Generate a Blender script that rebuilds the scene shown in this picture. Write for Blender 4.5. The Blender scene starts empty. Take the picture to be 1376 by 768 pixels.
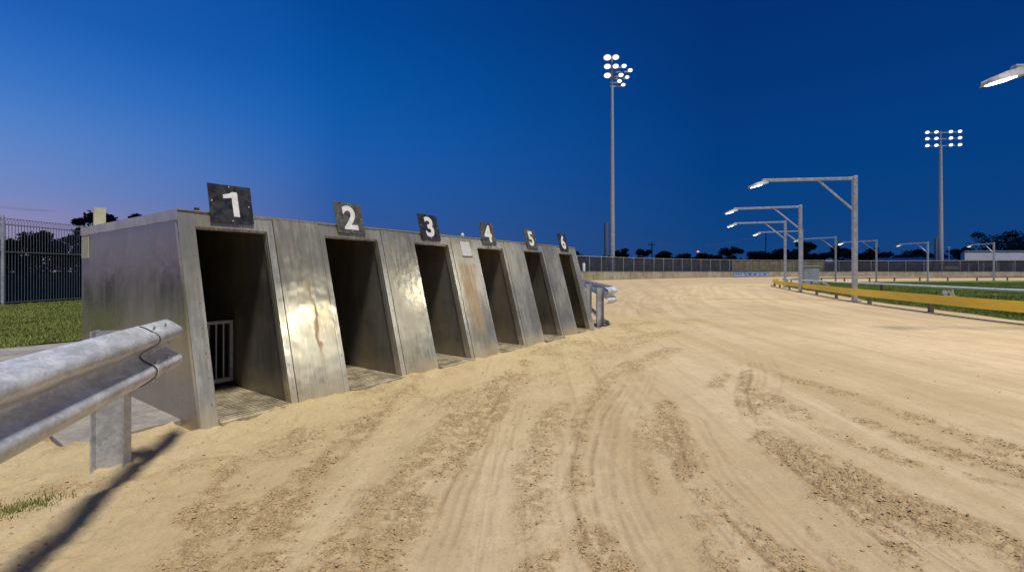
import bpy, bmesh, math, random
import numpy as np
from mathutils import Vector, Matrix
random.seed(7); rng = np.random.default_rng(11)
S = bpy.context.scene; COL = S.collection
F = 600.0; HZ = 365.0; CX = 688.0          # reading distances off the photograph: focal length and horizon in its pixels
def gp(px, py, z=0.0):
    Y = F*(1-z)/(py-HZ); return ((px-CX)/F*Y, Y)
def ray(px, Y): return ((px-CX)/F*Y, Y)

# ------------------------------------------------------------------ materials
def newmat(name):
    m = bpy.data.materials.new(name); m.use_nodes = True
    nt = m.node_tree; nt.nodes.clear()
    out = nt.nodes.new('ShaderNodeOutputMaterial'); b = nt.nodes.new('ShaderNodeBsdfPrincipled')
    nt.links.new(b.outputs[0], out.inputs[0]); return m, nt, b, out
class G:
    def __init__(s, nt): s.nt = nt
    def n(s, t, **k):
        x = s.nt.nodes.new(t)
        for a, v in k.items(): setattr(x, a, v)
        return x
    def l(s, a, b): s.nt.links.new(a, b)
    def put(s, v, sock):
        if hasattr(v, 'links') or isinstance(v, bpy.types.NodeSocket): s.l(v, sock)
        else: sock.default_value = v
    def math(s, op, a, b=0.0, c=None, clamp=False):
        x = s.n('ShaderNodeMath', operation=op, use_clamp=clamp); s.put(a, x.inputs[0]); s.put(b, x.inputs[1])
        if c is not None: s.put(c, x.inputs[2])
        return x.outputs[0]
    def mix(s, f, a, b, blend='MIX'):
        x = s.n('ShaderNodeMix', data_type='RGBA', blend_type=blend)
        s.put(f, x.inputs[0]); s.put(tuple(a)+(1,) if isinstance(a, (tuple, list)) and len(a) == 3 else a, x.inputs[6])
        s.put(tuple(b)+(1,) if isinstance(b, (tuple, list)) and len(b) == 3 else b, x.inputs[7]); return x.outputs[2]
    def coord(s, kind='Object'): return s.n('ShaderNodeTexCoord').outputs[kind]
    def mapv(s, v, scale=(1, 1, 1), loc=(0, 0, 0)):
        x = s.n('ShaderNodeMapping'); s.l(v, x.inputs[0]); x.inputs[3].default_value = scale; x.inputs[1].default_value = loc; return x.outputs[0]
    def noise(s, v, sc, det=4, rough=.55, dist=0):
        x = s.n('ShaderNodeTexNoise'); s.l(v, x.inputs['Vector']); x.inputs['Scale'].default_value = sc
        x.inputs['Detail'].default_value = det; x.inputs['Roughness'].default_value = rough; x.inputs['Distortion'].default_value = dist
        return x.outputs[0]
    def voro(s, v, sc, feat='F1', out=0, rnd=1):
        x = s.n('ShaderNodeTexVoronoi', feature=feat); s.l(v, x.inputs['Vector']); x.inputs['Scale'].default_value = sc
        if 'Randomness' in x.inputs: x.inputs['Randomness'].default_value = rnd
        return x.outputs[out]
    def rng(s, v, a, b, c=0.0, d=1.0, smooth=True):
        x = s.n('ShaderNodeMapRange', interpolation_type='SMOOTHSTEP' if smooth else 'LINEAR'); s.put(v, x.inputs[0])
        for i, q in enumerate((a, b, c, d)): x.inputs[i+1].default_value = q
        return x.outputs[0]
    def bump(s, h, st=.3, dist=.01, nrm=None):
        x = s.n('ShaderNodeBump'); s.put(h, x.inputs['Height']); x.inputs['Strength'].default_value = st; x.inputs['Distance'].default_value = dist
        if nrm is not None: s.l(nrm, x.inputs['Normal'])
        return x.outputs[0]
    def sep(s, v):
        x = s.n('ShaderNodeSeparateXYZ'); s.l(v, x.inputs[0]); return x.outputs

def simple(name, col, rough=.6, metal=0.0, var=.15, vs=8, bump=0.1, spec=.5):
    m, nt, b, o = newmat(name); g = G(nt); c = g.coord()
    nz = g.noise(c, vs, 5); nz2 = g.noise(c, vs*7, 3)
    f = g.math('MULTIPLY_ADD', nz2, .35, g.math('MULTIPLY', nz, .65))
    lo = tuple(x*(1-var*2) for x in col); hi = tuple(min(1, x*(1+var*1.6)) for x in col)
    g.l(g.mix(g.rng(f, .3, .7), lo, hi), b.inputs['Base Color'])
    g.l(g.rng(nz, .3, .7, max(.05, rough-.1), min(1, rough+.1)), b.inputs['Roughness'])
    b.inputs['Metallic'].default_value = metal; b.inputs['Specular IOR Level'].default_value = spec
    if bump: g.l(g.bump(f, bump, .004), b.inputs['Normal'])
    return m

def steel(name, tone=(.56, .525, .38), metal=.66, rough=.25, rust=.5, stain=None, dust=.5, warm=.4, dark=.66):
    """weathered sheet steel: wiped vertical streaks, blotches, scratches, rust runs, sand dust near the ground"""
    m, nt, b, o = newmat(name); g = G(nt); c = g.coord(); x, y, z = g.sep(c)
    st = g.noise(g.mapv(c, (30, 9, .8)), 1.3, 5, .6, .1)
    bl = g.noise(g.mapv(c, (1, 1, .6)), 3.4, 7, .62, .2); fine = g.noise(g.mapv(c, (60, 20, 9)), 2, 3)
    cloud = g.noise(c, 1.3, 3, .5, .3)
    f = g.math('ADD', g.math('MULTIPLY', st, .24), g.math('MULTIPLY_ADD', bl, .26, g.math('MULTIPLY_ADD', fine, .12, g.math('MULTIPLY', cloud, .38))))
    col = g.mix(g.rng(f, .36, .64), tuple(t*dark for t in tone), tuple(t*1.35 for t in tone))
    wm = g.noise(g.mapv(c, (4, 3, 1.0), (3, 1, 7)), 1.3, 5, .6, .5)
    col = g.mix(g.math('MULTIPLY', g.rng(wm, .42, .66), warm), col, (.42, .33, .17))
    bluish = g.noise(g.mapv(c, (3, 3, 2), (9, 4, 2)), 1.7, 4)
    col = g.mix(g.math('MULTIPLY', g.rng(bluish, .58, .74), .3), col, (.22, .26, .31))
    rn = g.noise(g.mapv(c, (30, 9, 4.0), (1, 8, 3)), 1.2, 8, .7, .5)
    rm = g.math('MULTIPLY', g.rng(rn, .57, .70), g.rng(bl, .40, .58))
    rm = g.math('MULTIPLY', rm, rust)
    if stain:   # (x centre, half width, z top, z bottom)
        xc, hw, zt, zb = stain
        wob = g.math('MULTIPLY', g.math('SUBTRACT', g.noise(g.mapv(c, (5, 5, 2)), 2, 4), .5), .16)
        dx = g.math('ABSOLUTE', g.math('SUBTRACT', g.math('ADD', x, wob), xc))
        mx = g.rng(dx, hw*.45, hw*1.15, 1, 0); mz = g.math('MULTIPLY', g.rng(z, zb-.25, zb+.25), g.rng(z, zt-.1, zt+.02, 1, 0))
        stk = g.rng(g.noise(g.mapv(c, (34, 6, 1.6)), 1, 6, .7, .3), .34, .60, .12, 1)
        stk = g.math('MULTIPLY', stk, g.rng(bl, .25, .5, .5, 1))
        rm = g.math('MAXIMUM', rm, g.math('MULTIPLY', g.math('MULTIPLY', mx, mz), g.math('MULTIPLY', stk, .8)))
    rc = g.mix(g.noise(c, 25, 4), (.26, .13, .045), (.46, .27, .09))
    col = g.mix(rm, col, rc)
    wob2 = g.math('MULTIPLY', g.noise(g.mapv(c, (6, 6, 6)), 1, 5), .3)
    dm = g.math('MULTIPLY', g.rng(g.math('SUBTRACT', z, wob2), -.12, .12, 1, 0), dust)
    col = g.mix(dm, col, (.40, .30, .17))
    g.l(col, b.inputs['Base Color'])
    nonm = g.math('MAXIMUM', rm, dm)
    g.l(g.math('MULTIPLY', g.math('SUBTRACT', 1, nonm), metal), b.inputs['Metallic'])
    rr = g.rng(g.math('MULTIPLY_ADD', cloud, .7, g.math('MULTIPLY', st, .3)), .35, .65, rough-.07, rough+.11)
    g.l(g.math('MAXIMUM', rr, g.math('MULTIPLY', nonm, .8)), b.inputs['Roughness'])
    dent = g.noise(c, 4.5, 2)
    g.l(g.bump(dent, .30, .02, g.bump(f, .08, .002)), b.inputs['Normal'])
    return m

def galv(name, tone=(.50, .52, .54), metal=.4, rough=.42):
    m, nt, b, o = newmat(name); g = G(nt); c = g.coord()
    w = g.n('ShaderNodeVectorMath', operation='ADD'); nzc = g.n('ShaderNodeTexNoise'); g.l(c, nzc.inputs['Vector']); nzc.inputs['Scale'].default_value = 9
    sc = g.n('ShaderNodeVectorMath', operation='SCALE'); g.l(nzc.outputs[1], sc.inputs[0]); sc.inputs['Scale'].default_value = .05
    g.l(c, w.inputs[0]); g.l(sc.outputs[0], w.inputs[1])
    v = g.voro(g.mapv(w.outputs[0], (1, 1, 1.3)), 60, 'F1', 1)
    vx = g.sep(v)[0]; n2 = g.noise(c, 7, 6, .65, .8); n3 = g.noise(c, 55, 3)
    scf = g.noise(g.mapv(w.outputs[0], (5, 14, 14)), 1.3, 6, .6, .8)
    f = g.math('ADD', g.math('MULTIPLY', vx, .07), g.math('MULTIPLY_ADD', n2, .38, g.math('MULTIPLY_ADD', n3, .15, g.math('MULTIPLY', scf, .4))))
    col = g.mix(g.rng(f, .38, .64), tuple(t*.82 for t in tone), tuple(min(1, t*1.35) for t in tone))
    dirt = g.rng(g.noise(g.mapv(c, (2, 2, 6), (4, 2, 1)), 3, 6, .7), .58, .74)
    col = g.mix(g.math('MULTIPLY', dirt, .45), col, (.25, .19, .12))
    g.l(col, b.inputs['Base Color']); b.inputs['Metallic'].default_value = metal
    g.l(g.rng(n2, .3, .7, rough-.1, rough+.15), b.inputs['Roughness'])
    g.l(g.bump(f, .15, .003), b.inputs['Normal']); return m

def emit(name, col, st):
    m, nt, b, o = newmat(name); b.inputs['Base Color'].default_value = (.8, .8, .8, 1)
    b.inputs['Emission Color'].default_value = (*col, 1); b.inputs['Emission Strength'].default_value = st; return m

M = {}
M['panel'] = steel('aged_sheet_steel')
M['panel_rust'] = steel('aged_sheet_steel_rust_run', stain=(2.90, .17, 1.14, .3), rust=.55)
M['panel_spot'] = steel('aged_sheet_steel_spotted', stain=(.88, .016, .95, .25), rust=.8, warm=.6)
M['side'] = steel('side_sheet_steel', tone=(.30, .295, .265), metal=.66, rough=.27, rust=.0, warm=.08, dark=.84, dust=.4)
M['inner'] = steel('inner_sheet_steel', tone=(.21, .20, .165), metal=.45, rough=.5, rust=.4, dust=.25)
M['jamb'] = steel('jamb_steel', tone=(.58, .555, .43), rust=.3, dark=.78)
M['galv'] = galv('galvanised_steel', (.54, .55, .56), .28, .40)
M['galv_pole'] = galv('galvanised_pole', (.47, .48, .48), .3, .5)
M['plate_black'] = simple('number_plate_black', (.022, .023, .026), .45, 0, .4, 20, .1)
M['plate_grey'] = simple('number_plate_worn', (.075, .075, .062), .55, 0, .4, 22, .1)
M['white'] = simple('white_paint', (.72, .71, .68), .5, 0, .08, 30, .05)
M['paper'] = simple('notice_paper', (.62, .62, .60), .7, 0, .12, 30, .05)
M['bars'] = simple('bare_bar_steel', (.55, .56, .55), .4, .3, .1, 20, .05)
M['cream'] = simple('cream_board', (.52, .50, .36), .6, 0, .08, 8, .05)
M['concrete'] = simple('slab_concrete', (.27, .24, .20), .85, 0, .18, 3, .3)
M['wallc'] = None
M['white_rail'] = simple('white_rail_paint', (.82, .82, .80), .4, 0, .08, 5, .03)
M['post'] = simple('rail_post_steel', (.15, .13, .10), .7, .2, .3, 9, .2)
M['cabinet'] = simple('cabinet_paint', (.46, .47, .46), .55, .1, .12, 4, .1)
M['fascia'] = simple('fascia_white', (.66, .67, .68), .6, 0, .04, .5, .02)
M['bwall'] = simple('building_wall', (.16, .165, .16), .6, 0, .2, .7, .05)
M['bglass'] = simple('building_glass', (.05, .06, .07), .15, 0, .2, .4, 0)
M['roof'] = simple('pale_metal_roof', (.40, .46, .52), .6, .0, .06, .4, .05)
M['dark'] = simple('dark_rubber', (.03, .03, .03), .7, 0, .3, 20, .1)
M['shell'] = simple('lamp_shell', (.50, .49, .46), .5, .2, .12, 14, .05)
M['wood'] = simple('pole_timber', (.07, .055, .045), .85, 0, .3, 3, .2)
M['leaf'] = simple('tree_leaves', (.045, .06, .035), .75, 0, .35, .5, 0, .2)
M['bark'] = simple('tree_bark', (.07, .055, .04), .9, 0, .3, 3, .3)
M['lamp_on'] = emit('lamp_glass_lit', (1, .95, .82), 9)
M['lamp_dim'] = emit('lamp_glass_dim', (1, .95, .85), 1.2)
M['flood_on'] = emit('floodlight_glass_lit', (1, .99, .95), 40)
def flood_mat():
    m, nt, b, o = newmat('floodlight_lens'); g = G(nt); lw = g.n('ShaderNodeNewGeometry')
    at = g.n('ShaderNodeAttribute', attribute_name='rim'); r = at.outputs['Fac']
    b.inputs['Base Color'].default_value = (.6, .6, .6, 1); b.inputs['Emission Color'].default_value = (1, .985, .94, 1)
    g.l(g.math('MULTIPLY', g.math('POWER', g.math('SUBTRACT', 1, r, clamp=True), 2.0), 14), b.inputs['Emission Strength']); return m
M['red_on'] = emit('beacon_lit', (1, .08, .05), 6)

def mat_yellow():
    m, nt, b, o = newmat('yellow_rail_panel'); g = G(nt); c = g.coord()
    n = g.noise(g.mapv(c, (1, 1, 4)), 2.5, 6, .65); n2 = g.noise(c, 30, 4)
    col = g.mix(g.rng(n, .35, .7), (.95, .64, .05), (.88, .55, .03))
    col = g.mix(g.rng(n2, .66, .72, 0, .6), col, (.25, .17, .06))
    g.l(col, b.inputs['Base Color']); b.inputs['Roughness'].default_value = .5
    return m
M['yellow'] = mat_yellow()
def mat_wall():
    m, nt, b, o = newmat('barrier_concrete'); g = G(nt); c = g.coord(); z = g.sep(c)[2]
    n = g.noise(g.mapv(c, (.5, .5, .5)), 1.2, 6, .65); st = g.noise(g.mapv(c, (1.6, 1.6, .25)), 2, 6, .65, .3)
    col = g.mix(g.rng(n, .35, .65), (.30, .27, .18), (.47, .43, .32))
    col = g.mix(g.rng(st, .5, .72, 0, .6), col, (.16, .13, .085))
    col = g.mix(g.rng(g.math('ADD', z, g.math('MULTIPLY', st, .3)), .1, .35, .5, 0), col, (.22, .17, .10))
    g.l(col, b.inputs['Base Color']); b.inputs['Roughness'].default_value = .9
    g.l(g.bump(st, .3, .02), b.inputs['Normal']); return m
M['wallc'] = mat_wall()
def mat_mesh(name, col, opac):
    m, nt, b, o = newmat(name); g = G(nt); c = g.coord()
    tr = g.n('ShaderNodeBsdfTransparent'); mx = g.n('ShaderNodeMixShader')
    n = g.noise(c, .8, 4); g.l(g.mix(g.rng(n, .3, .7), tuple(t*.75 for t in col), tuple(t*1.25 for t in col)), b.inputs['Base Color'])
    b.inputs['Roughness'].default_value = .9
    f = g.rng(g.noise(g.mapv(c, (.5, .5, 1.5)), 1, 3), .3, .7, opac-.07, opac+.07)
    g.l(f, mx.inputs[0]); g.l(tr.outputs[0], mx.inputs[1]); g.l(b.outputs[0], mx.inputs[2]); g.l(mx.outputs[0], o.inputs[0]); return m
M['mesh_dark'] = mat_mesh('dark_wind_mesh', (.045, .05, .065), .85)
M['mesh_tan'] = mat_mesh('tan_wind_mesh', (.22, .19, .12), .8)
def mat_grass(name, a, b_, scale=1, bmp=.5):
    m, nt, b, o = newmat(name); g = G(nt); c = g.coord()
    n = g.noise(c, .35*scale, 6, .6, .5); n2 = g.noise(c, 9, 5, .7); n3 = g.noise(c, 70, 3)
    f = g.math('ADD', g.math('MULTIPLY', n, .45), g.math('MULTIPLY_ADD', n2, .35, g.math('MULTIPLY', n3, .2)))
    g.l(g.mix(g.rng(f, .36, .64), a, b_), b.inputs['Base Color']); b.inputs['Roughness'].default_value = .9
    b.inputs['Specular IOR Level'].default_value = .0
    g.l(g.bump(f, .0 if 'blades' in name else bmp, .03), b.inputs['Normal']); return m
M['lawn'] = mat_grass('lawn_turf', (.08, .10, .025), (.17, .185, .055))
M['infield'] = mat_grass('infield_turf', (.07, .105, .025), (.17, .20, .06))
M['field'] = mat_grass('dark_field', (.03, .04, .022), (.06, .065, .035), .2)
M['blade'] = mat_grass('grass_blades', (.15, .18, .04), (.32, .34, .11))
M['blade_dark'] = mat_grass('infield_blades', (.13, .18, .035), (.30, .35, .10))

def mat_sand():
    m, nt, b, o = newmat('raked_sand'); g = G(nt); c = g.coord()
    at = g.n('ShaderNodeAttribute', attribute_name='masks'); ms = g.sep(at.outputs['Vector'])
    clump, chute, groove = ms[0], ms[1], ms[2]
    tk = g.n('ShaderNodeAttribute', attribute_name='track').outputs['Vector']
    # streaks following the track
    s1 = g.noise(g.mapv(tk, (3.2, .10, 1)), 1.0, 7, .62, .25)
    s2 = g.noise(g.mapv(tk, (11, .35, 1)), 1.0, 5, .6, .2)
    n0 = g.noise(c, .7, 5, .6); n1 = g.noise(c, 6, 6, .65, .4); n2 = g.noise(c, 60, 5, .7); n3 = g.noise(c, 260, 3, .7)
    base = g.mix(g.rng(g.math('ADD', g.math('MULTIPLY', s1, .6), g.math('MULTIPLY', n0, .4)), .38, .64), (.455, .335, .188), (.59, .46, .287))
    base = g.mix(g.rng(n1, .35, .7, 0, .35), base, (.39, .30, .175))
    base = g.mix(g.math('MULTIPLY', chute, g.rng(n0, .3, .6, .35, .75)), base, (.50, .39, .205))
    base = g.mix(g.rng(s2, .57, .70, 0, .38), base, (.31, .215, .125))
    s3 = g.noise(g.mapv(tk, (26, .12, 1)), 1.0, 5, .65, .1); base = g.mix(g.math('MULTIPLY', g.rng(s3, .60, .68), g.rng(s1, .45, .6, .1, .5)), base, (.27, .19, .105))
    base = g.mix(g.rng(g.math('ADD', g.math('MULTIPLY', n2, .55), g.math('MULTIPLY', n3, .45)), .47, .66, 0, .5), base, (.29, .205, .11))
    # clods
    cn = g.noise(c, 17, 4, .6, .4)
    cm = g.math('MULTIPLY', clump, g.rng(cn, .34, .56), clamp=True)
    v1 = g.voro(c, 95); v2 = g.voro(c, 46); v3 = g.voro(c, 190)
    pit = g.rng(g.math('ADD', g.math('MULTIPLY', v1, .6), g.math('MULTIPLY', v2, .4)), .38, .66)
    base = g.mix(g.math('MULTIPLY', cm, .45), base, (.42, .30, .155))
    base = g.mix(g.math('MULTIPLY', g.math('MULTIPLY', cm, pit), .62), base, (.27, .175, .08))
    # damp dark crumbs
    cr = g.rng(v2, .10, .22, 1, 0); gate = g.rng(g.sep(g.voro(c, 46, 'F1', 1))[0], .80, .88)
    dk = g.math('MULTIPLY', g.math('MULTIPLY', cr, gate), g.math('ADD', g.math('MULTIPLY', cm, .9), g.math('MULTIPLY_ADD', chute, .4, .05), clamp=True), clamp=True)
    base = g.mix(g.math('MULTIPLY', dk, .8), base, (.07, .045, .025))
    base = g.mix(g.math('MULTIPLY', groove, .75), base, (.30, .205, .11))
    g.l(base, b.inputs['Base Color']); b.inputs['Roughness'].default_value = .95; b.inputs['Specular IOR Level'].default_value = .12
    h = g.math('MULTIPLY', g.math('SUBTRACT', 1, g.math('MULTIPLY_ADD', v1, .9, g.math('MULTIPLY', v3, .35))), g.math('MULTIPLY_ADD', cm, 1.0, g.math('MULTIPLY', chute, .12)))
    nb = g.bump(h, .7, .010)
    fineh = g.math('ADD', g.math('MULTIPLY', n2, .7), g.math('MULTIPLY', n3, .4))
    nb = g.bump(fineh, .75, .009, nb)
    nb = g.bump(g.math('ADD', s2, g.math('MULTIPLY', n1, .6)), .5, .02, nb)
    g.l(nb, b.inputs['Normal']); return m
M['sand'] = mat_sand()
M['clod'] = simple('damp_sand_clod', (.43, .30, .15), .95, 0, .22, 60, .3, .1)

# ------------------------------------------------------------------ mesh builder
class MB:
    def __init__(s): s.v = []; s.f = []
    def add(s, vs, fs):
        o = len(s.v); s.v += [tuple(v) for v in vs]; s.f += [tuple(i+o for i in f) for f in fs]; return s
    def box(s, x0, x1, y0, y1, z0, z1, mat=None, bev=0):
        if bev:
            bm = bmesh.new(); bmesh.ops.create_cube(bm, size=1)
            for v in bm.verts: v.co = Vector(((x0+x1)/2+v.co.x*(x1-x0), (y0+y1)/2+v.co.y*(y1-y0), (z0+z1)/2+v.co.z*(z1-z0)))
            bmesh.ops.bevel(bm, geom=bm.edges[:], offset=bev, segments=2, affect='EDGES', profile=.5)
            bm.verts.index_update()
            vs = [v.co.copy() for v in bm.verts]; fs = [[v.index for v in f.verts] for f in bm.faces]; bm.free()
        else:
            vs = [Vector(p) for p in ((x0,y0,z0),(x1,y0,z0),(x1,y1,z0),(x0,y1,z0),(x0,y0,z1),(x1,y0,z1),(x1,y1,z1),(x0,y1,z1))]
            fs = [(0,3,2,1),(4,5,6,7),(0,1,5,4),(1,2,6,5),(2,3,7,6),(3,0,4,7)]
        if mat is not None: vs = [mat @ v for v in vs]
        return s.add(vs, fs)
    def prism(s, poly, ext):
        """poly: list of 3-D points in a plane, ext: vector"""
        n = len(poly); e = Vector(ext); a = [Vector(p) for p in poly]
        return s.add(a+[p+e for p in a], [tuple(range(n-1, -1, -1)), tuple(range(n, 2*n))]+[(i, (i+1) % n, (i+1) % n+n, i+n) for i in range(n)])
    def tube(s, pts, r, seg=10, cap=True):
        pts = [Vector(p) for p in pts]; rs = r if isinstance(r, (list, tuple)) else [r]*len(pts); o = len(s.v); k = len(pts)
        for i, p in enumerate(pts):
            d = (pts[min(i+1, k-1)]-pts[max(i-1, 0)]).normalized()
            up = Vector((0, 0, 1)) if abs(d.z) < .9 else Vector((1, 0, 0))
            a = d.cross(up).normalized(); b = d.cross(a).normalized()
            for j in range(seg):
                t = 2*math.pi*j/seg; q = p+a*(math.cos(t)*rs[i])+b*(math.sin(t)*rs[i]); s.v.append(tuple(q))
        for i in range(k-1):
            for j in range(seg):
                s.f.append((o+i*seg+j, o+i*seg+(j+1) % seg, o+(i+1)*seg+(j+1) % seg, o+(i+1)*seg+j))
        if cap: s.f.append(tuple(o+j for j in range(seg))); s.f.append(tuple(o+(k-1)*seg+j for j in range(seg-1, -1, -1)))
        return s
    def build(s, name, mat, parent=None, smooth=False, loc=None):
        me = bpy.data.meshes.new(name); me.from_pydata(s.v, [], s.f); me.update()
        bm = bmesh.new(); bm.from_mesh(me); bmesh.ops.recalc_face_normals(bm, faces=bm.faces[:]); bm.to_mesh(me); bm.free()
        me.materials.append(mat)
        if smooth:
            for p in me.polygons: p.use_smooth = True
            try: me.set_sharp_from_angle(angle=math.radians(38))
            except Exception: pass
        o = bpy.data.objects.new(name, me); COL.objects.link(o)
        if parent: o.parent = parent
        if loc: o.location = loc
        return o
def tag(o, label=None, cat=None, group=None, kind=None):
    if label: o['label'] = label
    if cat: o['category'] = cat
    if group: o['group'] = group
    if kind: o['kind'] = kind
    return o
def empty(name, loc=(0, 0, 0), rz=0):
    o = bpy.data.objects.new(name, None); COL.objects.link(o); o.location = loc; o.rotation_euler = (0, 0, rz); o.empty_display_size = .1; return o
def copy_tree(o, parent=None):
    c = o.copy(); COL.objects.link(c)
    if parent: c.parent = parent
    for ch in o.children: copy_tree(ch, c)
    return c

# ------------------------------------------------------------------ numpy noise
def vnoise(x, y, seed=0):
    xi = np.floor(x).astype(np.int64); yi = np.floor(y).astype(np.int64); xf = x-xi; yf = y-yi
    u = xf*xf*(3-2*xf); v = yf*yf*(3-2*yf)
    def h(a, b):
        n = (a*374761393+b*668265263+seed*1442695041) & 0xffffffff
        n = ((n ^ (n >> 13))*1274126177) & 0xffffffff
        return ((n ^ (n >> 16)) & 0xffff)/65535.0
    return (h(xi, yi)*(1-u)+h(xi+1, yi)*u)*(1-v)+(h(xi, yi+1)*(1-u)+h(xi+1, yi+1)*u)*v
def fbm(x, y, o=4, seed=0):
    r = 0; a = .5; t = 0
    for i in range(o): r = r+a*vnoise(x*2**i, y*2**i, seed+i); t += a; a *= .5
    return r/t
def polydist(X, Y, P):
    """distance, arc length, side (left +) and interpolation parameter to a polyline"""
    best = np.full(X.shape, 1e9); arc = np.zeros(X.shape); side = np.zeros(X.shape); par = np.zeros(X.shape); acc = 0
    for i in range(len(P)-1):
        ax, ay = P[i][:2]; bx, by = P[i+1][:2]; dx, dy = bx-ax, by-ay; L = math.hypot(dx, dy)
        t = np.clip(((X-ax)*dx+(Y-ay)*dy)/L**2, 0, 1); px = ax+t*dx; py = ay+t*dy
        d = np.hypot(X-px, Y-py); m = d < best
        best = np.where(m, d, best); arc = np.where(m, acc+t*L, arc)
        side = np.where(m, np.sign(dx*(Y-ay)-dy*(X-ax)), side); par = np.where(m, i+t, par); acc += L
    return best, arc, side, par
def inpoly(X, Y, P):
    r = np.zeros(X.shape, bool); n = len(P)
    for i in range(n):
        x1, y1 = P[i]; x2, y2 = P[(i+1) % n]
        if y1 == y2: continue
        c = ((y1 > Y) != (y2 > Y)) & (X < (x2-x1)*(Y-y1)/(y2-y1)+x1); r ^= c
    return r
def smooth_path(P, n=6):
    P = [Vector(p+(0,)) if len(p) == 2 else Vector(p) for p in P]; out = []
    for i in range(len(P)-1):
        p0 = P[max(i-1, 0)]; p1 = P[i]; p2 = P[i+1]; p3 = P[min(i+2, len(P)-1)]
        for k in range(n):
            t = k/n
            out.append(.5*((2*p1)+(p2-p0)*t+(2*p0-5*p1+4*p2-p3)*t*t+(3*p1-p0-3*p2+p3)*t**3))
    out.append(P[-1]); return [(p.x, p.y) for p in out]
def resample(P, step):
    out = [P[0]]; need = step
    for i in range(len(P)-1):
        a = Vector(P[i]); b = Vector(P[i+1]); L = (b-a).length; pos = 0
        while L-pos >= need: pos += need; out.append(tuple(a.lerp(b, pos/L))); need = step
        need -= L-pos
    if (Vector(P[-1])-Vector(out[-1])).length > step*.2: out.append(P[-1])
    return out
def offset_path(P, d):
    o = []
    for i in range(len(P)):
        a = Vector(P[max(i-1, 0)]); b = Vector(P[min(i+1, len(P)-1)]); t = (b-a).normalized(); o.append((P[i][0]-t.y*d, P[i][1]+t.x*d))
    return o

# ------------------------------------------------------------------ lay-out of the place
TH = math.radians(55.4); U = Vector((math.cos(TH), math.sin(TH))); V = Vector((-math.sin(TH), math.cos(TH)))
B0 = Vector((-1.962, 2.817))                       # near front foot of the starting boxes
def bl(x, y): p = B0+U*x+V*y; return (p.x, p.y)    # box frame -> world
RAIL = smooth_path([(9.2, -12), (9.2, 0), (9.35, 5), (9.63, 8.4), (10.02, 10.3), (11.35, 14.9), (12.9, 18.7), (15.3, 24.6), (17.9, 30.5), (22, 36.6), (29.5, 42.6), (38, 46.4), (47, 49.2), (60, 51), (80, 52), (125, 52.5)])
WALL = smooth_path([(2.0, 36), (5.2, 43), (7.95, 50), (16.2, 60), (24, 68), (33.2, 76), (43.7, 83), (53.1, 88), (61.8, 90.5), (70, 91.5), (78, 91.3), (90, 90), (120, 87)])

# ------------------------------------------------------------------ sand: one fine sheet, finer near the camera
def bandpts(*pp): return [gp(*p) for p in pp]
BANDS = [  # (points, half widths in metres, strength)
 (bandpts((705,488),(668,520),(625,572),(570,640),(520,700),(450,790)), (.10,.16,.20,.17,.16,.15), 1.0),
 (bandpts((520,545),(440,620),(400,650),(350,700),(300,790)), (.05,.10,.07,.15,.16), 1.0),
 (bandpts((330,620),(290,680),(260,790)), (.1,.12,.13), .9),
 (bandpts((560,520),(470,560),(380,600)), (.12,.12,.08), .6),
 (bandpts((755,540),(733,587),(712,650),(725,744),(730,800)), (.05,.10,.09,.06,.05), .75),
 (bandpts((845,486),(817,506),(786,551),(771,622),(774,673),(801,733),(830,790)), (.05,.06,.05,.03,.03,.06,.07), .75),
 (bandpts((898,540),(905,580),(915,612),(953,658),(1003,708),(1064,762),(1100,800)), (.06,.12,.11,.09,.09,.09,.09), 1.0),
 (bandpts((865,560),(868,610),(880,665)), (.02,.03,.03), .7),
 (bandpts((935,700),(960,735),(990,790)), (.02,.04,.05), .8),
 (bandpts((1080,700),(1110,735),(1150,790)), (.02,.03,.03), .7),
 (bandpts((1006,500),(1000,525),(1012,556),(1045,590),(1110,630),(1190,680),(1290,730),(1390,790)), (.03,.05,.07,.12,.17,.22,.27,.3), 1.15),
 (bandpts((1020,497),(1110,524),(1186,546),(1251,567),(1340,592),(1420,620)), (.05,.12,.10,.09,.08,.1), .9),
 (bandpts((1006,520),(1075,557),(1140,590),(1211,617),(1300,635),(1400,655)), (.06,.12,.08,.06,.04,.04), .75),
 (bandpts((1130,555),(1200,580),(1287,607),(1400,640)), (.05,.09,.1,.1), .85),
 (bandpts((1310,590),(1370,628),(1420,660)), (.03,.05,.05), .7),
 (bandpts((905,470),(860,487),(835,500)), (.12,.14,.08), .8),
 (bandpts((900,446),(860,455),(830,470)), (.2,.25,.15), .6),
 (bandpts((970,505),(962,520)), (.06,.07), .8),
]
GROOVES = [bandpts(*p) for p in (((1000,470),(1012,500),(1001,525),(1015,565),(1060,620),(1130,680),(1230,765)),
  ((835,500),(790,548),(768,620),(768,670),(790,740),(810,790)), ((850,500),(808,560),(795,620),(800,680),(820,760)),
  ((832,385),(850,405),(905,426),(1010,443),(1150,462),(1376,505)), ((850,380),(880,400),(960,420),(1100,436),(1376,470)),
  ((870,374),(900,390),(990,408),(1180,430),(1376,450)), ((830,398),(862,420),(900,430)), ((900,560),(930,640),(980,700),(1040,770)),
  ((680,520),(640,580),(600,660),(560,760)))]
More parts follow.
